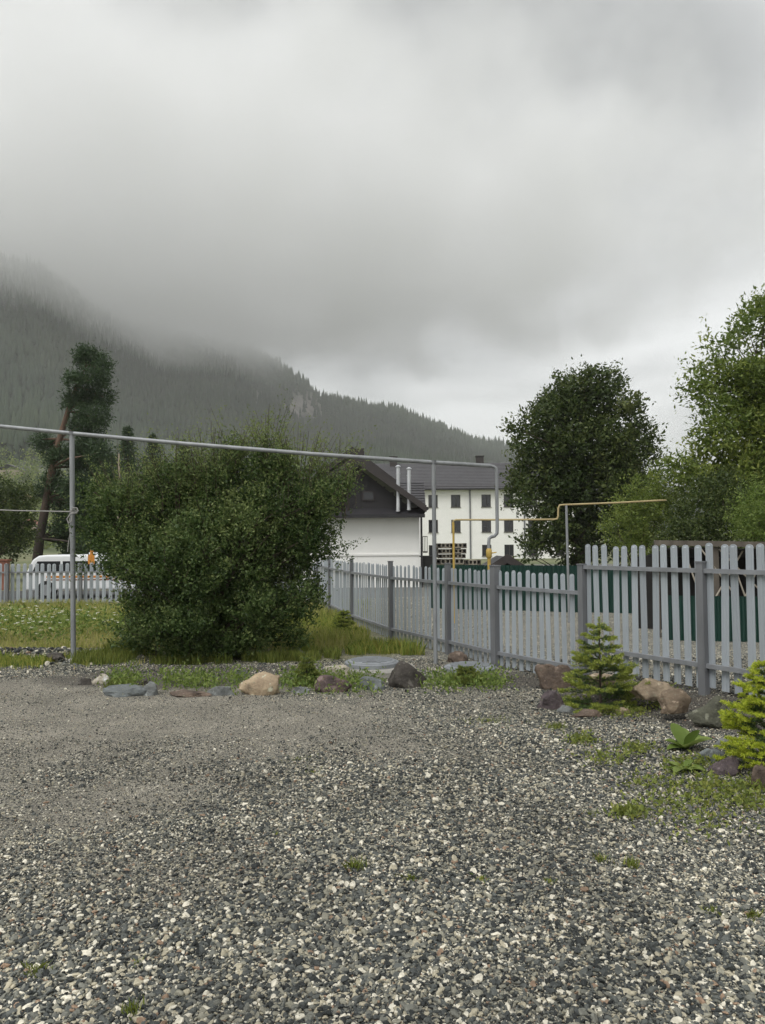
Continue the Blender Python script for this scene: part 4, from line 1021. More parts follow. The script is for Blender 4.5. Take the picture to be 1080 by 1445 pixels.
# ---- the big shrub
BD = 11.0
def blob(px, py, rx, rz, y, ry):
    c = at(px, py, y); k = y / F; return (c.x, c.y, c.z, rx * k, ry, rz * k)
bush_lobes = [blob(310, 800, 118, 100, 11.1, 1.1), blob(200, 730, 60, 46, 11.0, .7), blob(255, 706, 55, 38, 11.3, .7), blob(410, 715, 72, 52, 11.0, .8), blob(180, 785, 44, 50, 10.9, .6),
              blob(440, 770, 34, 50, 11.1, .6), blob(330, 690, 52, 45, 11.2, .7), blob(378, 662, 24, 34, 11.2, .4), blob(330, 652, 16, 28, 11.3, .3), blob(255, 870, 66, 52, 10.75, .75),
              blob(365, 870, 60, 52, 10.85, .7), blob(290, 910, 86, 22, 10.75, .6), blob(465, 698, 36, 26, 11.1, .4), blob(205, 865, 30, 46, 10.8, .5), blob(425, 845, 34, 42, 11.0, .45), blob(405, 895, 34, 26, 10.9, .4), blob(190, 900, 30, 26, 10.8, .4), blob(150, 715, 28, 32, 11.0, .35), blob(140, 760, 18, 30, 11.0, .3)]
br = ground(300, 928); br.z = 0
bush = thing('leafy_shrub', (br.x, BD, 0), 'very large dense green shrub spreading in the middle of the yard', 'shrub')
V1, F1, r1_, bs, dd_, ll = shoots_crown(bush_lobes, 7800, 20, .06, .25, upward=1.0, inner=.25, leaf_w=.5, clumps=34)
# long wispy leaders out of the top
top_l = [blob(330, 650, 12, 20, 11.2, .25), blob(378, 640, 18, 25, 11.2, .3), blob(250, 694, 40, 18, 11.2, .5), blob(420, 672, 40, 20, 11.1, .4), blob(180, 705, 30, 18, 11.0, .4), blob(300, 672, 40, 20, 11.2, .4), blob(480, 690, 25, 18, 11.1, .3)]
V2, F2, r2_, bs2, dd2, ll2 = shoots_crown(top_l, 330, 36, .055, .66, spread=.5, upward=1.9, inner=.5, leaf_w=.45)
side_l = [blob(492, 690, 14, 8, 11.1, .2), blob(478, 770, 10, 36, 11.1, .3), blob(130, 760, 14, 50, 11.0, .4)]
V3, F3, r3_, *_r = shoots_crown(side_l, 70, 22, .05, .34, upward=.4, inner=.4)
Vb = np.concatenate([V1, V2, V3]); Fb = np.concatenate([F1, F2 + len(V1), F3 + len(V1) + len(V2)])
place('crown', Vb, Fb, np.concatenate([r1_, np.clip(r2_ + .38, 0, 1), r3_]), M['bush_leaf'], bush)  # leaders raised lighter: new growth, with top-lit contrast also put into leaf colour
stems = []; tg = []
for k in range(26):
    a_ = random.uniform(0, 6.28); stems.append((br.x + .1 + .45 * math.cos(a_), BD + .3 * math.sin(a_), -.05)); l_ = bush_lobes[k % len(bush_lobes)]
    tg.append((l_[0] + random.gauss(0, .35) * l_[3], l_[1] + random.gauss(0, .2), l_[2] + l_[5] * .6))
branch_mesh(stems, tg, .03, .008, 6, .25).build('stems', M['bark'], bush, smooth=True)
ti = rng.choice(len(bs), 420, replace=False)
m = MB()
for k in ti:
    p = Vector(bs[k]); q = p + Vector(dd_[k]) * ll[k]; c = Vector((br.x, BD, max(.2, p.z - .7))); m.tube([c.lerp(p, .55), p, q], [.008, .006, .003], 4, cap=False)
for k in range(len(bs2)):
    p = Vector(bs2[k]); q = p + Vector(dd2[k]) * ll2[k] * .9; m.tube([p - Vector((0, 0, .3)), p, q], [.007, .005, .0025], 4, cap=False)
m.build('twigs', M['bark'], bush)

# ---- trees
def leafy_tree(name, base, lobes, trunk_pts, trunk_r, nshoot, per, leaf, length, mat, label, group=None, barkm='bark', upward=.3, inner=.3, nlimb=None, leaf_w=.5, sag=0., spread=.6):
    t = thing(name, base, label, 'tree', group)
    tp = [Vector(p) for p in trunk_pts]; m = MB(); m.tube(tp, [trunk_r * (1 - .75 * i / (len(tp) - 1)) for i in range(len(tp))], 9)
    m.build('trunk', M[barkm], t, smooth=True)
    st_ = []; tg_ = []
    for l_ in lobes:
        for q in range(nlimb or 3):
            tgt = Vector((l_[0] + random.gauss(0, .45) * l_[3], l_[1] + random.gauss(0, .45) * l_[4], l_[2] + random.gauss(0, .4) * l_[5]))
            c = min(tp, key=lambda p: (p - tgt).length + max(0, p.z - tgt.z + .3) * 3); st_.append(c); tg_.append(tgt)
    branch_mesh(st_, tg_, trunk_r * .2, trunk_r * .05, 5, .12).build('branches', M[barkm], t, smooth=True)
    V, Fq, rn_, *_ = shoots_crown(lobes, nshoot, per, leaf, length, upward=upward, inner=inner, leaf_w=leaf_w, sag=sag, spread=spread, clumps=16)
    place('crown', V, Fq, rn_, mat, t); return t
def ring_lobes(outline, y, ry): return [blob(px, py, rx, rz, y + dy, ry) for (px, py, rx, rz, dy) in outline]
# round dark tree over the low fence
RT_ = 29.0
ol = [(820, 575, 62, 42, 0), (768, 598, 32, 36, .5), (876, 596, 30, 38, -.3), (834, 532, 26, 14, 0), (745, 625, 26, 34, 0), (820, 640, 78, 58, -.5), (893, 640, 30, 48, .3), (780, 690, 54, 50, 0), (860, 705, 56, 48, -.6), (770, 745, 34, 46, -.2), (830, 760, 50, 44, 0), (800, 548, 30, 18, 0), (852, 550, 30, 20, .2), (735, 690, 14, 40, -.3), (895, 750, 34, 40, .4), (745, 775, 16, 26, -.3)]
tb = at(818, 800, RT_)
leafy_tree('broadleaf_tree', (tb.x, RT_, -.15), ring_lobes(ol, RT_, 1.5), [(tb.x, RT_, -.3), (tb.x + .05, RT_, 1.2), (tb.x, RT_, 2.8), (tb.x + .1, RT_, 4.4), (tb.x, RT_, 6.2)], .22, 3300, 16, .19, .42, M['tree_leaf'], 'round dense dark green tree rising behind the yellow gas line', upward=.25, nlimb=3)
# looser tree at the right edge
LT = 19.0
ol = [(1058, 458, 32, 28, 0), (1015, 525, 26, 16, .1), (1020, 490, 22, 14, .2), (1040, 540, 40, 28, 0), (985, 545, 22, 26, .2), (1085, 580, 60, 60, 0), (1020, 610, 48, 42, -.3), (1070, 680, 70, 58, 0), (990, 680, 40, 40, .3), (1120, 500, 60, 60, .3), (1130, 650, 70, 90, 0), (960, 660, 26, 24, .2), (1090, 430, 40, 16, .2)]
tb = at(1082, 800, LT)
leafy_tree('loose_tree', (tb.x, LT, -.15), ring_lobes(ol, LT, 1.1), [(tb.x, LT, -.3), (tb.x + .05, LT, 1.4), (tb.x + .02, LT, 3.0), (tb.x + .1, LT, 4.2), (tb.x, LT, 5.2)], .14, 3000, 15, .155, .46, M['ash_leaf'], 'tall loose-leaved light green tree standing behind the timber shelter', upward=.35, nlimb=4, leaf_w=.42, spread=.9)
# lower shrubs between
def shrub(name, outl, y, ry, label, leafm, nshoot, leaf=.09, per=14, length=.35, group=None):
    lob = ring_lobes(outl, y, ry); bx = at(outl[0][0], 800, y).x
    t = thing(name, (bx, y, -.12), label, 'shrub', group)
    st_ = [(bx + random.gauss(0, .2), y + random.gauss(0, .15), -.15) for _ in range(12)]; tg_ = [(l_[0] + random.gauss(0, .3) * l_[3], l_[1], l_[2]) for l_ in (lob * 12)[:12]]
    branch_mesh(st_, tg_, .03, .008, 5, .2).build('stems', M['bark'], t)
    V, Fq, rn_, *_ = shoots_crown(lob, nshoot, per, leaf, length, upward=.5, inner=.35)
    place('crown', V, Fq, rn_, leafm, t); return t
shrub('hedge_shrub', [(905, 715, 34, 38, 0), (945, 735, 40, 36, 0), (880, 745, 28, 32, 0), (930, 690, 24, 26, 0), (915, 775, 40, 22, 0)], 20.5, .8, 'light green shrub under the end of the yellow gas line', M['ash_leaf'], 900)
shrub('hedge_shrub', [(985, 735, 34, 36, 0), (1010, 700, 30, 30, 0), (970, 765, 40, 22, 0), (1035, 755, 36, 30, 0)], 17.5, .7, 'dark leafy shrub directly behind the timber shelter beam', M['tree_leaf'], 800)
shrub('hedge_shrub', [(1068, 728, 26, 40, 0), (1085, 745, 30, 36, 0), (1060, 755, 18, 20, 0)], 15.0, .5, 'bright yellow-green upright shrub beside the shelter', M['weed'], 700, .06)
# round tree at the left edge
ol = [(5, 715, 46, 42, 0), (-40, 700, 50, 50, 0), (32, 745, 24, 32, 0), (-10, 760, 52, 26, 0), (30, 705, 18, 24, 0)]
tb = at(-8, 800, 38)
leafy_tree('broadleaf_tree', (tb.x, 38, -.15), ring_lobes(ol, 38, 1.4), [(tb.x, 38, -.3), (tb.x + .05, 38, 1), (tb.x, 38, 2.2), (tb.x, 38, 3.6)], .16, 1500, 14, .16, .5, M['tree_leaf'], 'squat dark round tree beside the leaning pine, beyond the washing line', nlimb=3)
# leaning pine
PD = 42.0
pt = [at(49, 808, PD), at(56, 760, PD), at(66, 705, PD), at(74, 660, PD), at(84, 620, PD), at(96, 580, PD), at(108, 545, PD), at(122, 515, PD)]
pt[0].z = -.4
pine = thing('pine_tree', (pt[0].x, PD, -.15), 'tall leaning pine with bare orange trunk and dark clumped crown', 'tree')
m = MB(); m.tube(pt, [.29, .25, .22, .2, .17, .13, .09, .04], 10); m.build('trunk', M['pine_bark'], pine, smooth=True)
pcl = [(128, 508, 20, 13), (118, 500, 12, 8), (146, 522, 12, 12), (128, 535, 24, 12), (108, 540, 16, 10), (146, 560, 13, 15), (124, 562, 18, 12), (100, 568, 12, 12), (134, 590, 22, 16), (114, 600, 14, 14), (128, 625, 18, 18), (66, 632, 13, 11), (56, 620, 9, 8), (74, 652, 10, 7), (112, 645, 18, 12), (124, 660, 22, 20), (68, 686, 13, 10), (84, 690, 9, 9), (110, 690, 20, 18), (125, 710, 26, 22), (100, 725, 16, 16), (116, 745, 24, 18), (95, 760, 14, 14), (130, 770, 20, 18), (60, 700, 8, 7), (90, 640, 12, 10), (84, 712, 12, 12), (140, 640, 14, 14), (142, 680, 16, 16), (146, 725, 16, 20), (108, 775, 18, 16), (82, 745, 9, 10), (76, 672, 8, 7)]
lob = [blob(px, py, rx, rz, PD + random.gauss(0, .5), rx * .04 * .8) for px, py, rx, rz in pcl]
branch_mesh([min(pt, key=lambda p: (p - Vector(l_[:3])).length + .8 * abs(p.z - l_[2] + .4)) for l_ in lob], [l_[:3] for l_ in lob], .08, .03, 5, .05).build('branches', M['pine_bark'], pine, smooth=True)
V, Fq, rn_, *_ = shoots_crown(lob, 3000, 16, .22, .32, upward=.5, inner=.3, leaf_w=.3)
place('crown', V, Fq, rn_, M['pine_needle'], pine)

# conifers behind the shrub
def conifer(px, ptop, y, hw, label, trunk='bark', nsh=700, leaf=.24):
    tpz = at(px, ptop, y); h = tpz.z; b = Vector((tpz.x, y, -.2)); t = thing('conifer', (b.x, y, -.15), label, 'tree', None)
    m = MB(); m.tube([b, b.lerp(tpz, .5), tpz], [.16, .1, .02], 8); m.build('trunk', M[trunk], t, smooth=True)
    u = rng.random(nsh) ** 1.25; ang = rng.uniform(0, 6.28, nsh); rad = hw / F * y * (1 - u) ** .6 * rng.uniform(.35, 1.0, nsh)
    C = np.stack([tpz.x + np.cos(ang) * 0, np.full(nsh, y), .8 + u * (h - .8)], -1)
    d = np.stack([np.cos(ang), np.sin(ang), rng.normal(-.12, .15, nsh)], -1); per = 18
    tp_ = np.linspace(.1, 1, per)
    P = C[:, None] + d[:, None] * (rad[:, None] * tp_)[..., None] + rng.normal(size=(nsh, per, 3)) * leaf * .3; D = d[:, None] * .8 + rng.normal(size=P.shape) * .5
    P = P.reshape(-1, 3); V, Fq = leaves(P, D.reshape(-1, 3), leaf * rng.uniform(.6, 1.2, len(P)), .3)
    place('crown', V, Fq, np.clip(rng.normal(.45, .25, len(P)), 0, 1), M['pine_needle'], t)
for a_ in ((156, 640, 62, 46, 'bushy dark conifer between the leaning pine and the shrub'), (180, 604, 58, 52, 'tall thin dark conifer rising over the shrub'), (216, 614, 66, 54, 'pointed dark conifer beside the tall thin one'), (259, 622, 64, 40, 'slim dark conifer poking above the shrub beside the pipe'), (148, 690, 48, 24, 'short bushy conifer at the foot of the pine')): conifer(*a_)
p = at(168, 640, 56); m = MB(); m.tube([(p.x, 56, -.3), (p.x + .03, 56, p.z * .5), p], [.14, .12, .05], 8); tag(m.build('utility_pole', M['birch']), 'thin pale wooden pole among the dark conifers', 'pole')

# village hillside: trees and roofs
vr = random.Random(4)
for k, (px, y, w) in enumerate(((40, 250, 9), (14, 330, 10), (62, 225, 6), (30, 300, 8))):
    t_ = (px - 540) / F; s0 = (y - 190.0) / (float(Yr_of(t_)) - 190.0); _, zz = mtn_z(np.array([t_]), np.array([s0])); z0 = float(zz[0]); x_ = t_ * y
    t = thing('village_house', (x_, y, z0), ('low house with brown-red roof on the hillside behind the pine', 'house with grey roof on the upper hillside meadow', 'little dark-roofed shed near the pine trunk', 'pale house with red roof among the hillside bushes')[k], 'house')
    m = MB(); m.box((x_, y, z0 + .9), (w, 5, 4.2)); m.build('wall', M['birch'], t)
    gable_roof(t, Vector((x_, y, z0 + 5.2)), Vector((x_ + w * .6, y, z0 + 2.8)), Vector((x_ - w * .6, y, z0 + 2.8)), y - 3, y + 3, .2, mat=('red_brick', 'grey_tile', 'dark_roof', 'red_brick')[k])
nv = 1500; tv = rng.uniform(-.75, -.2, nv); sv = rng.uniform(.005, .38, nv); yv, zv = mtn_z(tv, sv)
Cc = np.stack([tv * yv, yv, zv], -1); per = 50; rr_ = rng.uniform(1.5, 4.2, nv)
P = Cc[:, None] + rng.normal(size=(nv, per, 3)) * (rr_ * .45)[:, None, None] + np.array([0, 0, 1])[None, None] * (rr_ * .8)[:, None, None]; P = P.reshape(-1, 3)
V, Fq = leaves(P, rng.normal(size=P.shape), rng.uniform(.7, 1.3, len(P)), .8)
tag(link_mesh('hillside_bushes', np_mesh('hillside_bushes', V, Fq, rng.random(len(P))), M['ash_leaf']), 'scattered bushes over the distant village hillside', 'bushes', kind='stuff')

# ---- spruce saplings
def sapling(name, base, h, w, label, newm, nwh=9, tipfrac=.4, lean=0.0, needle=.022):
    t = thing(name, base, label, 'spruce'); b = Vector(base)
    m = MB(); m.tube([b - Vector((0, 0, .05)), b + Vector((lean * .4, 0, h * .5)), b + Vector((lean, 0, h))], [.014, .009, .004], 7); m.build('trunk', M['bark'], t, smooth=True)
    old = [[], []]; new = [[], []]; tw = MB()
    def needles(p0, p1, dst, dens=1.0, fat=1.0):
        L_ = (p1 - p0).length; k = max(6, int(L_ * 620 * dens)); s_ = rng.random(k); P = np.array(p0)[None] * (1 - s_[:, None]) + np.array(p1)[None] * s_[:, None]
        ax_ = np.array((p1 - p0).normalized()); D = unit(k) * 1.0 + ax_ * .75; dst[0].append(P); dst[1].append(D)
    for i in range(nwh):
        s = .06 + .88 * (i / (nwh - 1)) ** .95; z = b.z + h * s; L0 = w * (1 - s) ** .8 * .5 + .03; nb_ = random.choice((5, 6, 7))
        for k in range(nb_):
            a_ = 6.283 * (k + random.random() * .6) / nb_ + i; L1 = L0 * random.uniform(.75, 1.15); p0 = Vector((b.x + lean * s, b.y, z)); d = Vector((math.cos(a_), math.sin(a_), random.uniform(-.12, .38)))
            p1 = p0 + d * L1 * .5 - Vector((0, 0, L1 * .05)); p2 = p0 + d * L1; tw.tube([p0, p1, p2], [.005, .004, .002], 4, cap=False)
            needles(p0.lerp(p1, .2), p1, old); needles(p1, p1.lerp(p2, 1 - tipfrac), old); needles(p2.lerp(p1, tipfrac), p2 + d * .03, new, 1.5)
            for q in range(int(4 + L1 * 22)):
                u = random.uniform(.25, .95); o_ = p0.lerp(p2, u); sd2 = random.choice((-1, 1)); d2 = (d + Vector((-d.y, d.x, 0)) * sd2 * random.uniform(.6, 1.1)).normalized(); l2 = L1 * (1 - u) * .7 + .035
                d2.z += random.uniform(-.25, .2); needles(o_, o_ + d2 * l2 * (1 - tipfrac), old); needles(o_ + d2 * l2 * (.95 - tipfrac), o_ + d2 * l2 * 1.02, new, 1.5)
    for k in range(2):
        needles(b + Vector((lean * .9, 0, h * .82)), b + Vector((lean, 0, h * 1.06)), new)
    needles(b + Vector((0, 0, h * .15)), b + Vector((lean, 0, h * .9)), old)
    tw.build('twigs', M['bark'], t)
    for nm, dst, mt, nl in (('old_needles', old, M['spruce_old'], needle), ('new_shoots', new, newm, needle * 1.05)):
        P = np.concatenate(dst[0]); V, Fq = leaves(P, np.concatenate(dst[1]), nl * rng.uniform(.7, 1.2, len(P)), .22); place(nm, V, Fq, rng.random(len(P)), mt, t)
    return t
def gpt(px, py):
    c = ground(px, py); z = gzf(c.x, c.y); c = ground(px, py, z); return c
c = gpt(848, 1000); sapling('spruce_sapling', tuple(c), .82, .92, 'small young spruce with fresh green tips in the stone bed', M['spruce_new'], 8, .5)
c = gpt(1090, 1090); sapling('spruce_sapling', tuple(c), .78, .82, 'golden-tipped young spruce beside the mossy boulder', M['spruce_gold'], 11, .6, needle=.021)
c = gpt(485, 896); sapling('spruce_sapling', tuple(c), .42, .5, 'tiny green spruce in the tall grass beside the shrub', M['spruce_new'], 7)
c = gpt(433, 966); sapling('spruce_sapling', tuple(c), .30, .22, 'tiny upright conifer among the border weeds', M['lush'], 6)
c = gpt(658, 966); sapling('dwarf_conifer', tuple(c), .19, .32, 'tiny round green dwarf conifer before the low well cover', M['lush'], 6)

# ---- grass and weeds
def blades(P, h, lean=.45, w=.006, segs=2):
    n = len(P); a_ = rng.uniform(0, 6.28, n); d = np.stack([np.cos(a_), np.sin(a_), np.zeros(n)], -1); u = np.stack([-np.sin(a_), np.cos(a_), np.zeros(n)], -1); l_ = (rng.random(n) * lean)[:, None]
    b = rng.uniform(0, 6.28, n); u = np.stack([np.cos(b), np.sin(b), np.zeros(n)], -1); H = h[:, None]; up_ = np.array([0, 0, 1.0])
    wv = (w * (.7 + .6 * rng.random(n)))[:, None] if np.isscalar(w) else w[:, None]
    mid = P + up_ * H * .55 + d * H * l_ * .35; tip = P + up_ * H * (1 - .25 * l_) + d * H * l_
    V = np.stack([P - u * wv * .5, P + u * wv * .5, mid + u * wv * .4, tip, mid - u * wv * .4], 1).reshape(-1, 3); return V, np.arange(5 * n).reshape(n, 5)
def grass_patch(name, x, y, h, mat, label, w=.007, lean=.5, rn_=None, cat='grass'):
    P = np.stack([x, y, gz(x, y) - .005], -1); V, Fq = blades(P, h, lean, w)
    return tag(link_mesh(name, np_mesh(name, V, Fq, rng.random(len(P)) if rn_ is None else rn_), mat), label, cat, kind='stuff')
# meadow
n = 60000; y = 11.6 + rng.random(n) ** 1.2 * 8.9; x = rng.uniform(-11.5, -.3, n); k = (x > -(y * .54 + .8)) & (rng.random(n) < .35 + .9 * fbm(x * .9, y * .9, 61, 3)); x, y = x[k], y[k]
dens = fbm(x * .8, y * .8, 62, 3); h = (.06 + .26 * dens ** 1.5) * rng.uniform(.5, 1.3, len(x))
grass_patch('meadow_grass', x, y, h, M['meadow'], 'yellow-green meadow grass between yard and back fence', .010, .6, np.clip(rng.normal(.8, .2, len(x)) - dens * .75 + .1, 0, 1))
# lusher band of weeds and flowers
n = 9000; y = rng.normal(14.0, 1.3, n); x = rng.uniform(-8.4, -3.6, n); k = (y > 11.8) & (y < 19) & (fbm(x * 1.3, y * 1.3, 63, 3) > .47); x, y = x[k], y[k]
P = np.stack([x, y, gz(x, y) + rng.uniform(.02, .36, len(x))], -1); V, Fq = leaves(P, rng.normal(size=P.shape) + np.array([0, 0, .6]), rng.uniform(.05, .10, len(x)), .45)
tag(link_mesh('meadow_weeds', np_mesh('meadow_weeds', V, Fq, rng.random(len(x))), M['weed']), 'leafy light green weeds standing in the meadow', 'weeds', kind='stuff')
kk = rng.choice(len(x), 260, replace=False); C = P[kk]; C[:, 2] = gz(C[:, 0], C[:, 1]) + rng.uniform(.22, .42, 260)
P = np.repeat(C, 6, 0); ang = np.tile(np.arange(6) * 1.047, 260); D = np.stack([np.cos(ang), np.sin(ang), np.full(len(ang), .25)], -1); V, Fq = leaves(P, D, np.full(len(P), .035), .5)
tag(link_mesh('meadow_flowers', np_mesh('meadow_flowers', V, Fq, rng.random(len(P))), M['flower']), 'small white flowers scattered over the meadow weeds', 'flowers', kind='stuff')
# front strip by the gravel edge, left
n = 9000; x = rng.uniform(-6.6, -3.2, n); y = 10.55 + rng.normal(0, .16, n) + .04 * np.sin(x * 3); k = fbm(x * 1.7, y * 2, 64, 3) > .42; x, y = x[k], y[k]
grass_patch('edge_grass', x, y, rng.uniform(.04, .13, len(x)), M['grass'], 'short grass strip along the gravel edge by the left post', .008)
# under the shrub and to its right
n = 16000; x = rng.uniform(-4.2, -.6, n); y = 10.25 + rng.random(n) * .8; k = fbm(x * 1.9, y * 1.9, 65, 3) + (y - 10.3) * .25 > .47; x, y = x[k], y[k]
grass_patch('shrub_grass', x, y, rng.uniform(.04, .2, len(x)), M['lush'], 'fresh green grass growing under the front of the shrub', .008)
n = 20000; u = rng.random(n); y = 11.0 + rng.random(n) ** 1.3 * 6.0; x = -1.3 + rng.random(n) * 1.9 - (y - 11) * .22; k = (fbm(x * 1.3, y * 1.1, 66, 3) > .36); x, y = x[k], y[k]
fl = Vector((0, 0)); k = x < np.interp(y, [p_[1] for p_ in FP], [p_[0] for p_ in FP]) - .25; x, y = x[k], y[k]
grass_patch('tall_grass', x, y, rng.uniform(.07, .3, len(x)) * (.4 + .8 * fbm(x * 2, y * 2, 67, 2)), M['grass'], 'tall seeding grass between the shrub and the low fence', .007, .6)
# weeds among border rocks
n = 7000; cx = rng.choice([180, 165, 240, 270, 290, 330, 410, 425, 445, 470, 500, 520, 615, 640, 680, 700], n); wx = cx + rng.normal(0, 13, n); wy = 968 + rng.normal(0, 7, n)
G = [ground(a_, b_) for a_, b_ in zip(wx, np.clip(wy, 948, 985))]; x = np.array([g[0] for g in G]); y = np.array([g[1] for g in G]) + .12; k = rng.random(n) < .8; x, y = x[k], y[k]
P = np.stack([x, y, gz(x, y) + rng.random(len(x)) ** 1.6 * .13], -1); V, Fq = leaves(P, rng.normal(size=P.shape) * .8 + np.array([0, 0, .7]), rng.uniform(.03, .065, len(x)), .4)
tag(link_mesh('border_weeds', np_mesh('border_weeds', V, Fq, rng.random(len(x))), M['weed']), 'bright green weeds growing between the border rocks', 'weeds', kind='stuff')
# ragged ground cover in the right bed
n = 5200; spots = [(900, 1062, 18), (960, 1085, 26), (990, 1078, 20), (1000, 1110, 26), (1045, 1115, 30), (950, 1135, 40), (1060, 1135, 30), (860, 1075, 30), (1000, 1160, 60), (820, 1050, 16), (930, 1110, 40), (880, 1010, 20), (910, 1003, 26), (860, 1005, 18), (940, 1000, 14), (1010, 1128, 40), (1070, 1110, 20), (890, 1150, 20)]
si = rng.integers(0, len(spots), n); sp_ = np.array(spots, float)[si]; wx = sp_[:, 0] + rng.normal(0, 1, n) * sp_[:, 2] * .7; wy = sp_[:, 1] + rng.normal(0, 1, n) * sp_[:, 2] * .22
G = [ground(a_, b_) for a_, b_ in zip(wx, wy)]; x = np.array([g[0] for g in G]); y = np.array([g[1] for g in G])
P = np.stack([x, y, gz(x, y) + rng.random(n) ** 2 * .05], -1); V, Fq = leaves(P, rng.normal(size=P.shape) + np.array([0, 0, .5]), rng.uniform(.018, .045, n), .45)
tag(link_mesh('ground_cover', np_mesh('ground_cover', V, Fq, rng.random(n)), M['lush']), 'low green ground cover in the spruce bed at right', 'weeds', kind='stuff')
# single tufts in the gravel
def tuft(px, py, w, h, n, label, mat='lush', group=None):
    c = gpt(px, py); a_ = rng.uniform(0, 6.28, n); r_ = np.abs(rng.normal(0, .5, n)) * w; x = c.x + np.cos(a_) * r_; y = c.y + np.sin(a_) * r_
    P = np.stack([x, y, gz(x, y) - .004], -1); V, Fq = blades(P, h * rng.uniform(.4, 1.15, n), 1.0, .005); o0 = np.array([c.x, c.y, c.z])
    o = link_mesh('grass_tuft', np_mesh('grass_tuft', V - o0, Fq, rng.random(n)), M[mat]); o.location = c
    return tag(o, label, 'grass', group)
tl = 'small green grass tuft growing alone in the open gravel'; tgp = 'grass tufts in the gravel'
for px, py, w, h, nn in ((502, 1226, .06, .06, 90), (580, 1242, .05, .04, 60), (680, 1244, .05, .035, 40), (848, 1216, .05, .05, 60), (893, 1224, .06, .06, 70), (1004, 1288, .06, .035, 60), (1064, 1296, .06, .045, 60), (187, 1430, .04, .05, 70), (53, 1374, .05, .05, 70), (834, 1150, .07, .03, 60), (440, 1090, .16, .02, 120), (421, 1072, .15, .02, 90), (390, 1178, .03, .02, 30), (195, 1360, .04, .025, 30), (778, 1246, .03, .03, 30)):
    tuft(px, py, w, h, nn, tl, 'lush' if nn > 50 else 'grass', tgp)
for px, py, w, h, nn, lb in ((785, 1027, .13, .045, 260, 'flat green grass mat in front of the purplish stone'), (690, 1018, .28, .03, 300, 'thin grass patch spreading in the gravel before the well cover'), (822, 1045, .15, .035, 200, 'sparse grass patch on the gravel edge below the spruce'), (170, 970, .2, .12, 500, 'lush grass clump growing behind the slate slab'), (830, 1160, .2, .02, 120, 'very sparse low grass on the gravel at right')):
    tuft(px, py, w, h, nn, lb)
# broad-leaved plants
def rosette(px, py, n, L_, w, label, tilt=.7):
    c = gpt(px, py); t = thing('broadleaf_plant', tuple(c), label, 'plant')
    for k in range(n):
        a_ = 6.283 * k / n + random.uniform(-.25, .25); el_ = random.uniform(.35, 1.1) * tilt; ln = L_ * random.uniform(.75, 1.15); m = MB(); rws = []
        d = Vector((math.cos(a_), math.sin(a_), 0)); sd3 = Vector((-d.y, d.x, 0))
        for i in range(7):
            s = i / 6; p = d * ln * s * math.cos(el_) + Vector((0, 0, ln * (s * math.sin(el_) - .45 * s * s * (1.1 - el_)))) + Vector((0, 0, .005)); ww = w * ln * (math.sin(math.pi * min(1, s * .93 + .05)) ** .8) * .5 + .003
            rws += [p + sd3 * ww + Vector((0, 0, ww * .45)), p, p - sd3 * ww + Vector((0, 0, ww * .45))]
        m.add(rws, [(i * 3, i * 3 + 1, i * 3 + 4, i * 3 + 3) for i in range(6)] + [(i * 3 + 1, i * 3 + 2, i * 3 + 5, i * 3 + 4) for i in range(6)])
        o = m.build('leaf', None, t, local=True); a2 = o.data.attributes.new('rnd', 'FLOAT', 'FACE'); a2.data.foreach_set('value', [random.uniform(.2, .8)] * len(o.data.polygons)); o.data.materials.append(M['weed']); o.data.polygons.foreach_set('use_smooth', [True] * len(o.data.polygons))
rosette(968, 1059, 9, .21, .5, 'broad-leaved green rosette plant in the soil by the slate stone', .9)
rosette(966, 1088, 8, .17, .35, 'low weed with narrow pale leaves below the broad-leaved plant', .6)
rosette(893, 1000, 6, .10, .5, 'small leafy weed at the foot of the tan boulder', .8)

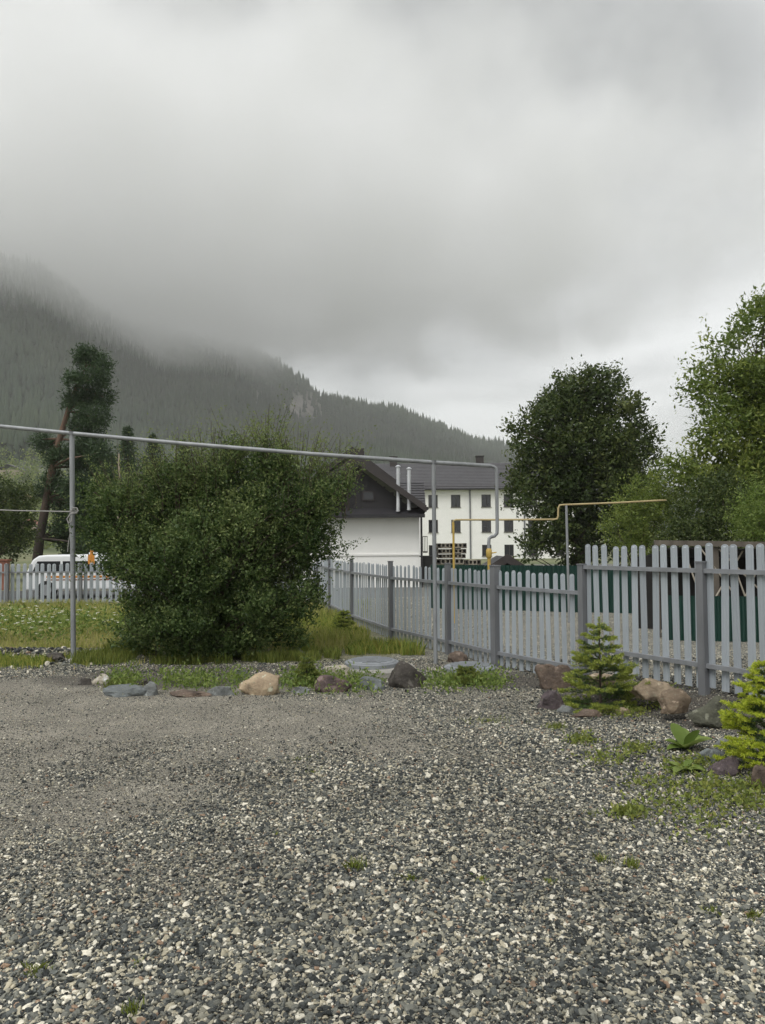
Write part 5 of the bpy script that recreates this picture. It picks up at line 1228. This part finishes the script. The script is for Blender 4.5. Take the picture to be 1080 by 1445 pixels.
# ================================================================== air: thin haze, and the low cloud on the mountain
def volume_box(name, x0, x1, y0, y1, z0, z1):
    m = MB(); m.box(((x0 + x1) / 2, (y0 + y1) / 2, (z0 + z1) / 2), (x1 - x0, y1 - y0, z1 - z0)); return m.build(name, None)
def vol_mat(name):
    m = bpy.data.materials.new(name); m.use_nodes = True; t = m.node_tree; t.nodes.clear(); o = t.nodes.new('ShaderNodeOutputMaterial'); v = t.nodes.new('ShaderNodeVolumePrincipled'); t.links.new(v.outputs[0], o.inputs['Volume']); return m, t, v
mh, t, v = vol_mat('haze_air'); v.inputs['Density'].default_value = .00028; v.inputs['Color'].default_value = (.985, .988, .99, 1)
hz = volume_box('haze', -3600, 3600, -1600, 3500, -6, 520); hz.data.materials.append(mh); tag(hz, 'pale damp haze filling the valley air', 'haze', kind='stuff')
mc, t, v = vol_mat('low_cloud'); v.inputs['Color'].default_value = (.985, .985, .985, 1)
CC, CR = Vector((-460, 865, 357)), Vector((980, 480, 165))
tcn = t.nodes.new('ShaderNodeTexCoord')
def vm(op, a_, b_=None):
    n_ = t.nodes.new('ShaderNodeVectorMath'); n_.operation = op; t.links.new(a_, n_.inputs[0])
    if b_ is not None: n_.inputs[1].default_value = b_
    return n_
q1 = vm('SUBTRACT', tcn.outputs['Object'], CC); q2 = vm('DIVIDE', q1.outputs[0], CR); q3 = vm('LENGTH', q2.outputs[0])
nz = t.nodes.new('ShaderNodeTexNoise'); nz.inputs['Scale'].default_value = .0095; nz.inputs['Detail'].default_value = 5; t.links.new(tcn.outputs['Object'], nz.inputs['Vector'])
nm = t.nodes.new('ShaderNodeMath'); nm.operation = 'MULTIPLY_ADD'; t.links.new(nz.outputs['Fac'], nm.inputs[0]); nm.inputs[1].default_value = -1.15; t.links.new(q3.outputs['Value'], nm.inputs[2])
mr2 = t.nodes.new('ShaderNodeMapRange'); mr2.interpolation_type = 'SMOOTHSTEP'; mr2.inputs['From Min'].default_value = .42; mr2.inputs['From Max'].default_value = -.05; mr2.inputs['To Min'].default_value = 0; mr2.inputs['To Max'].default_value = .0115; t.links.new(nm.outputs[0], mr2.inputs['Value'])
t.links.new(mr2.outputs[0], v.inputs['Density'])
cl = volume_box('low_cloud', CC.x - CR.x * 1.3, CC.x + CR.x * 1.3, CC.y - CR.y * 1.3, CC.y + CR.y * 1.3, CC.z - CR.z * 1.3, CC.z + CR.z * 1.3); cl.data.materials.append(mc); tag(cl, 'low grey cloud wrapping the top of the wooded mountain', 'cloud', kind='stuff')
print('objects', len(bpy.data.objects), 'pebbles', len(pp))
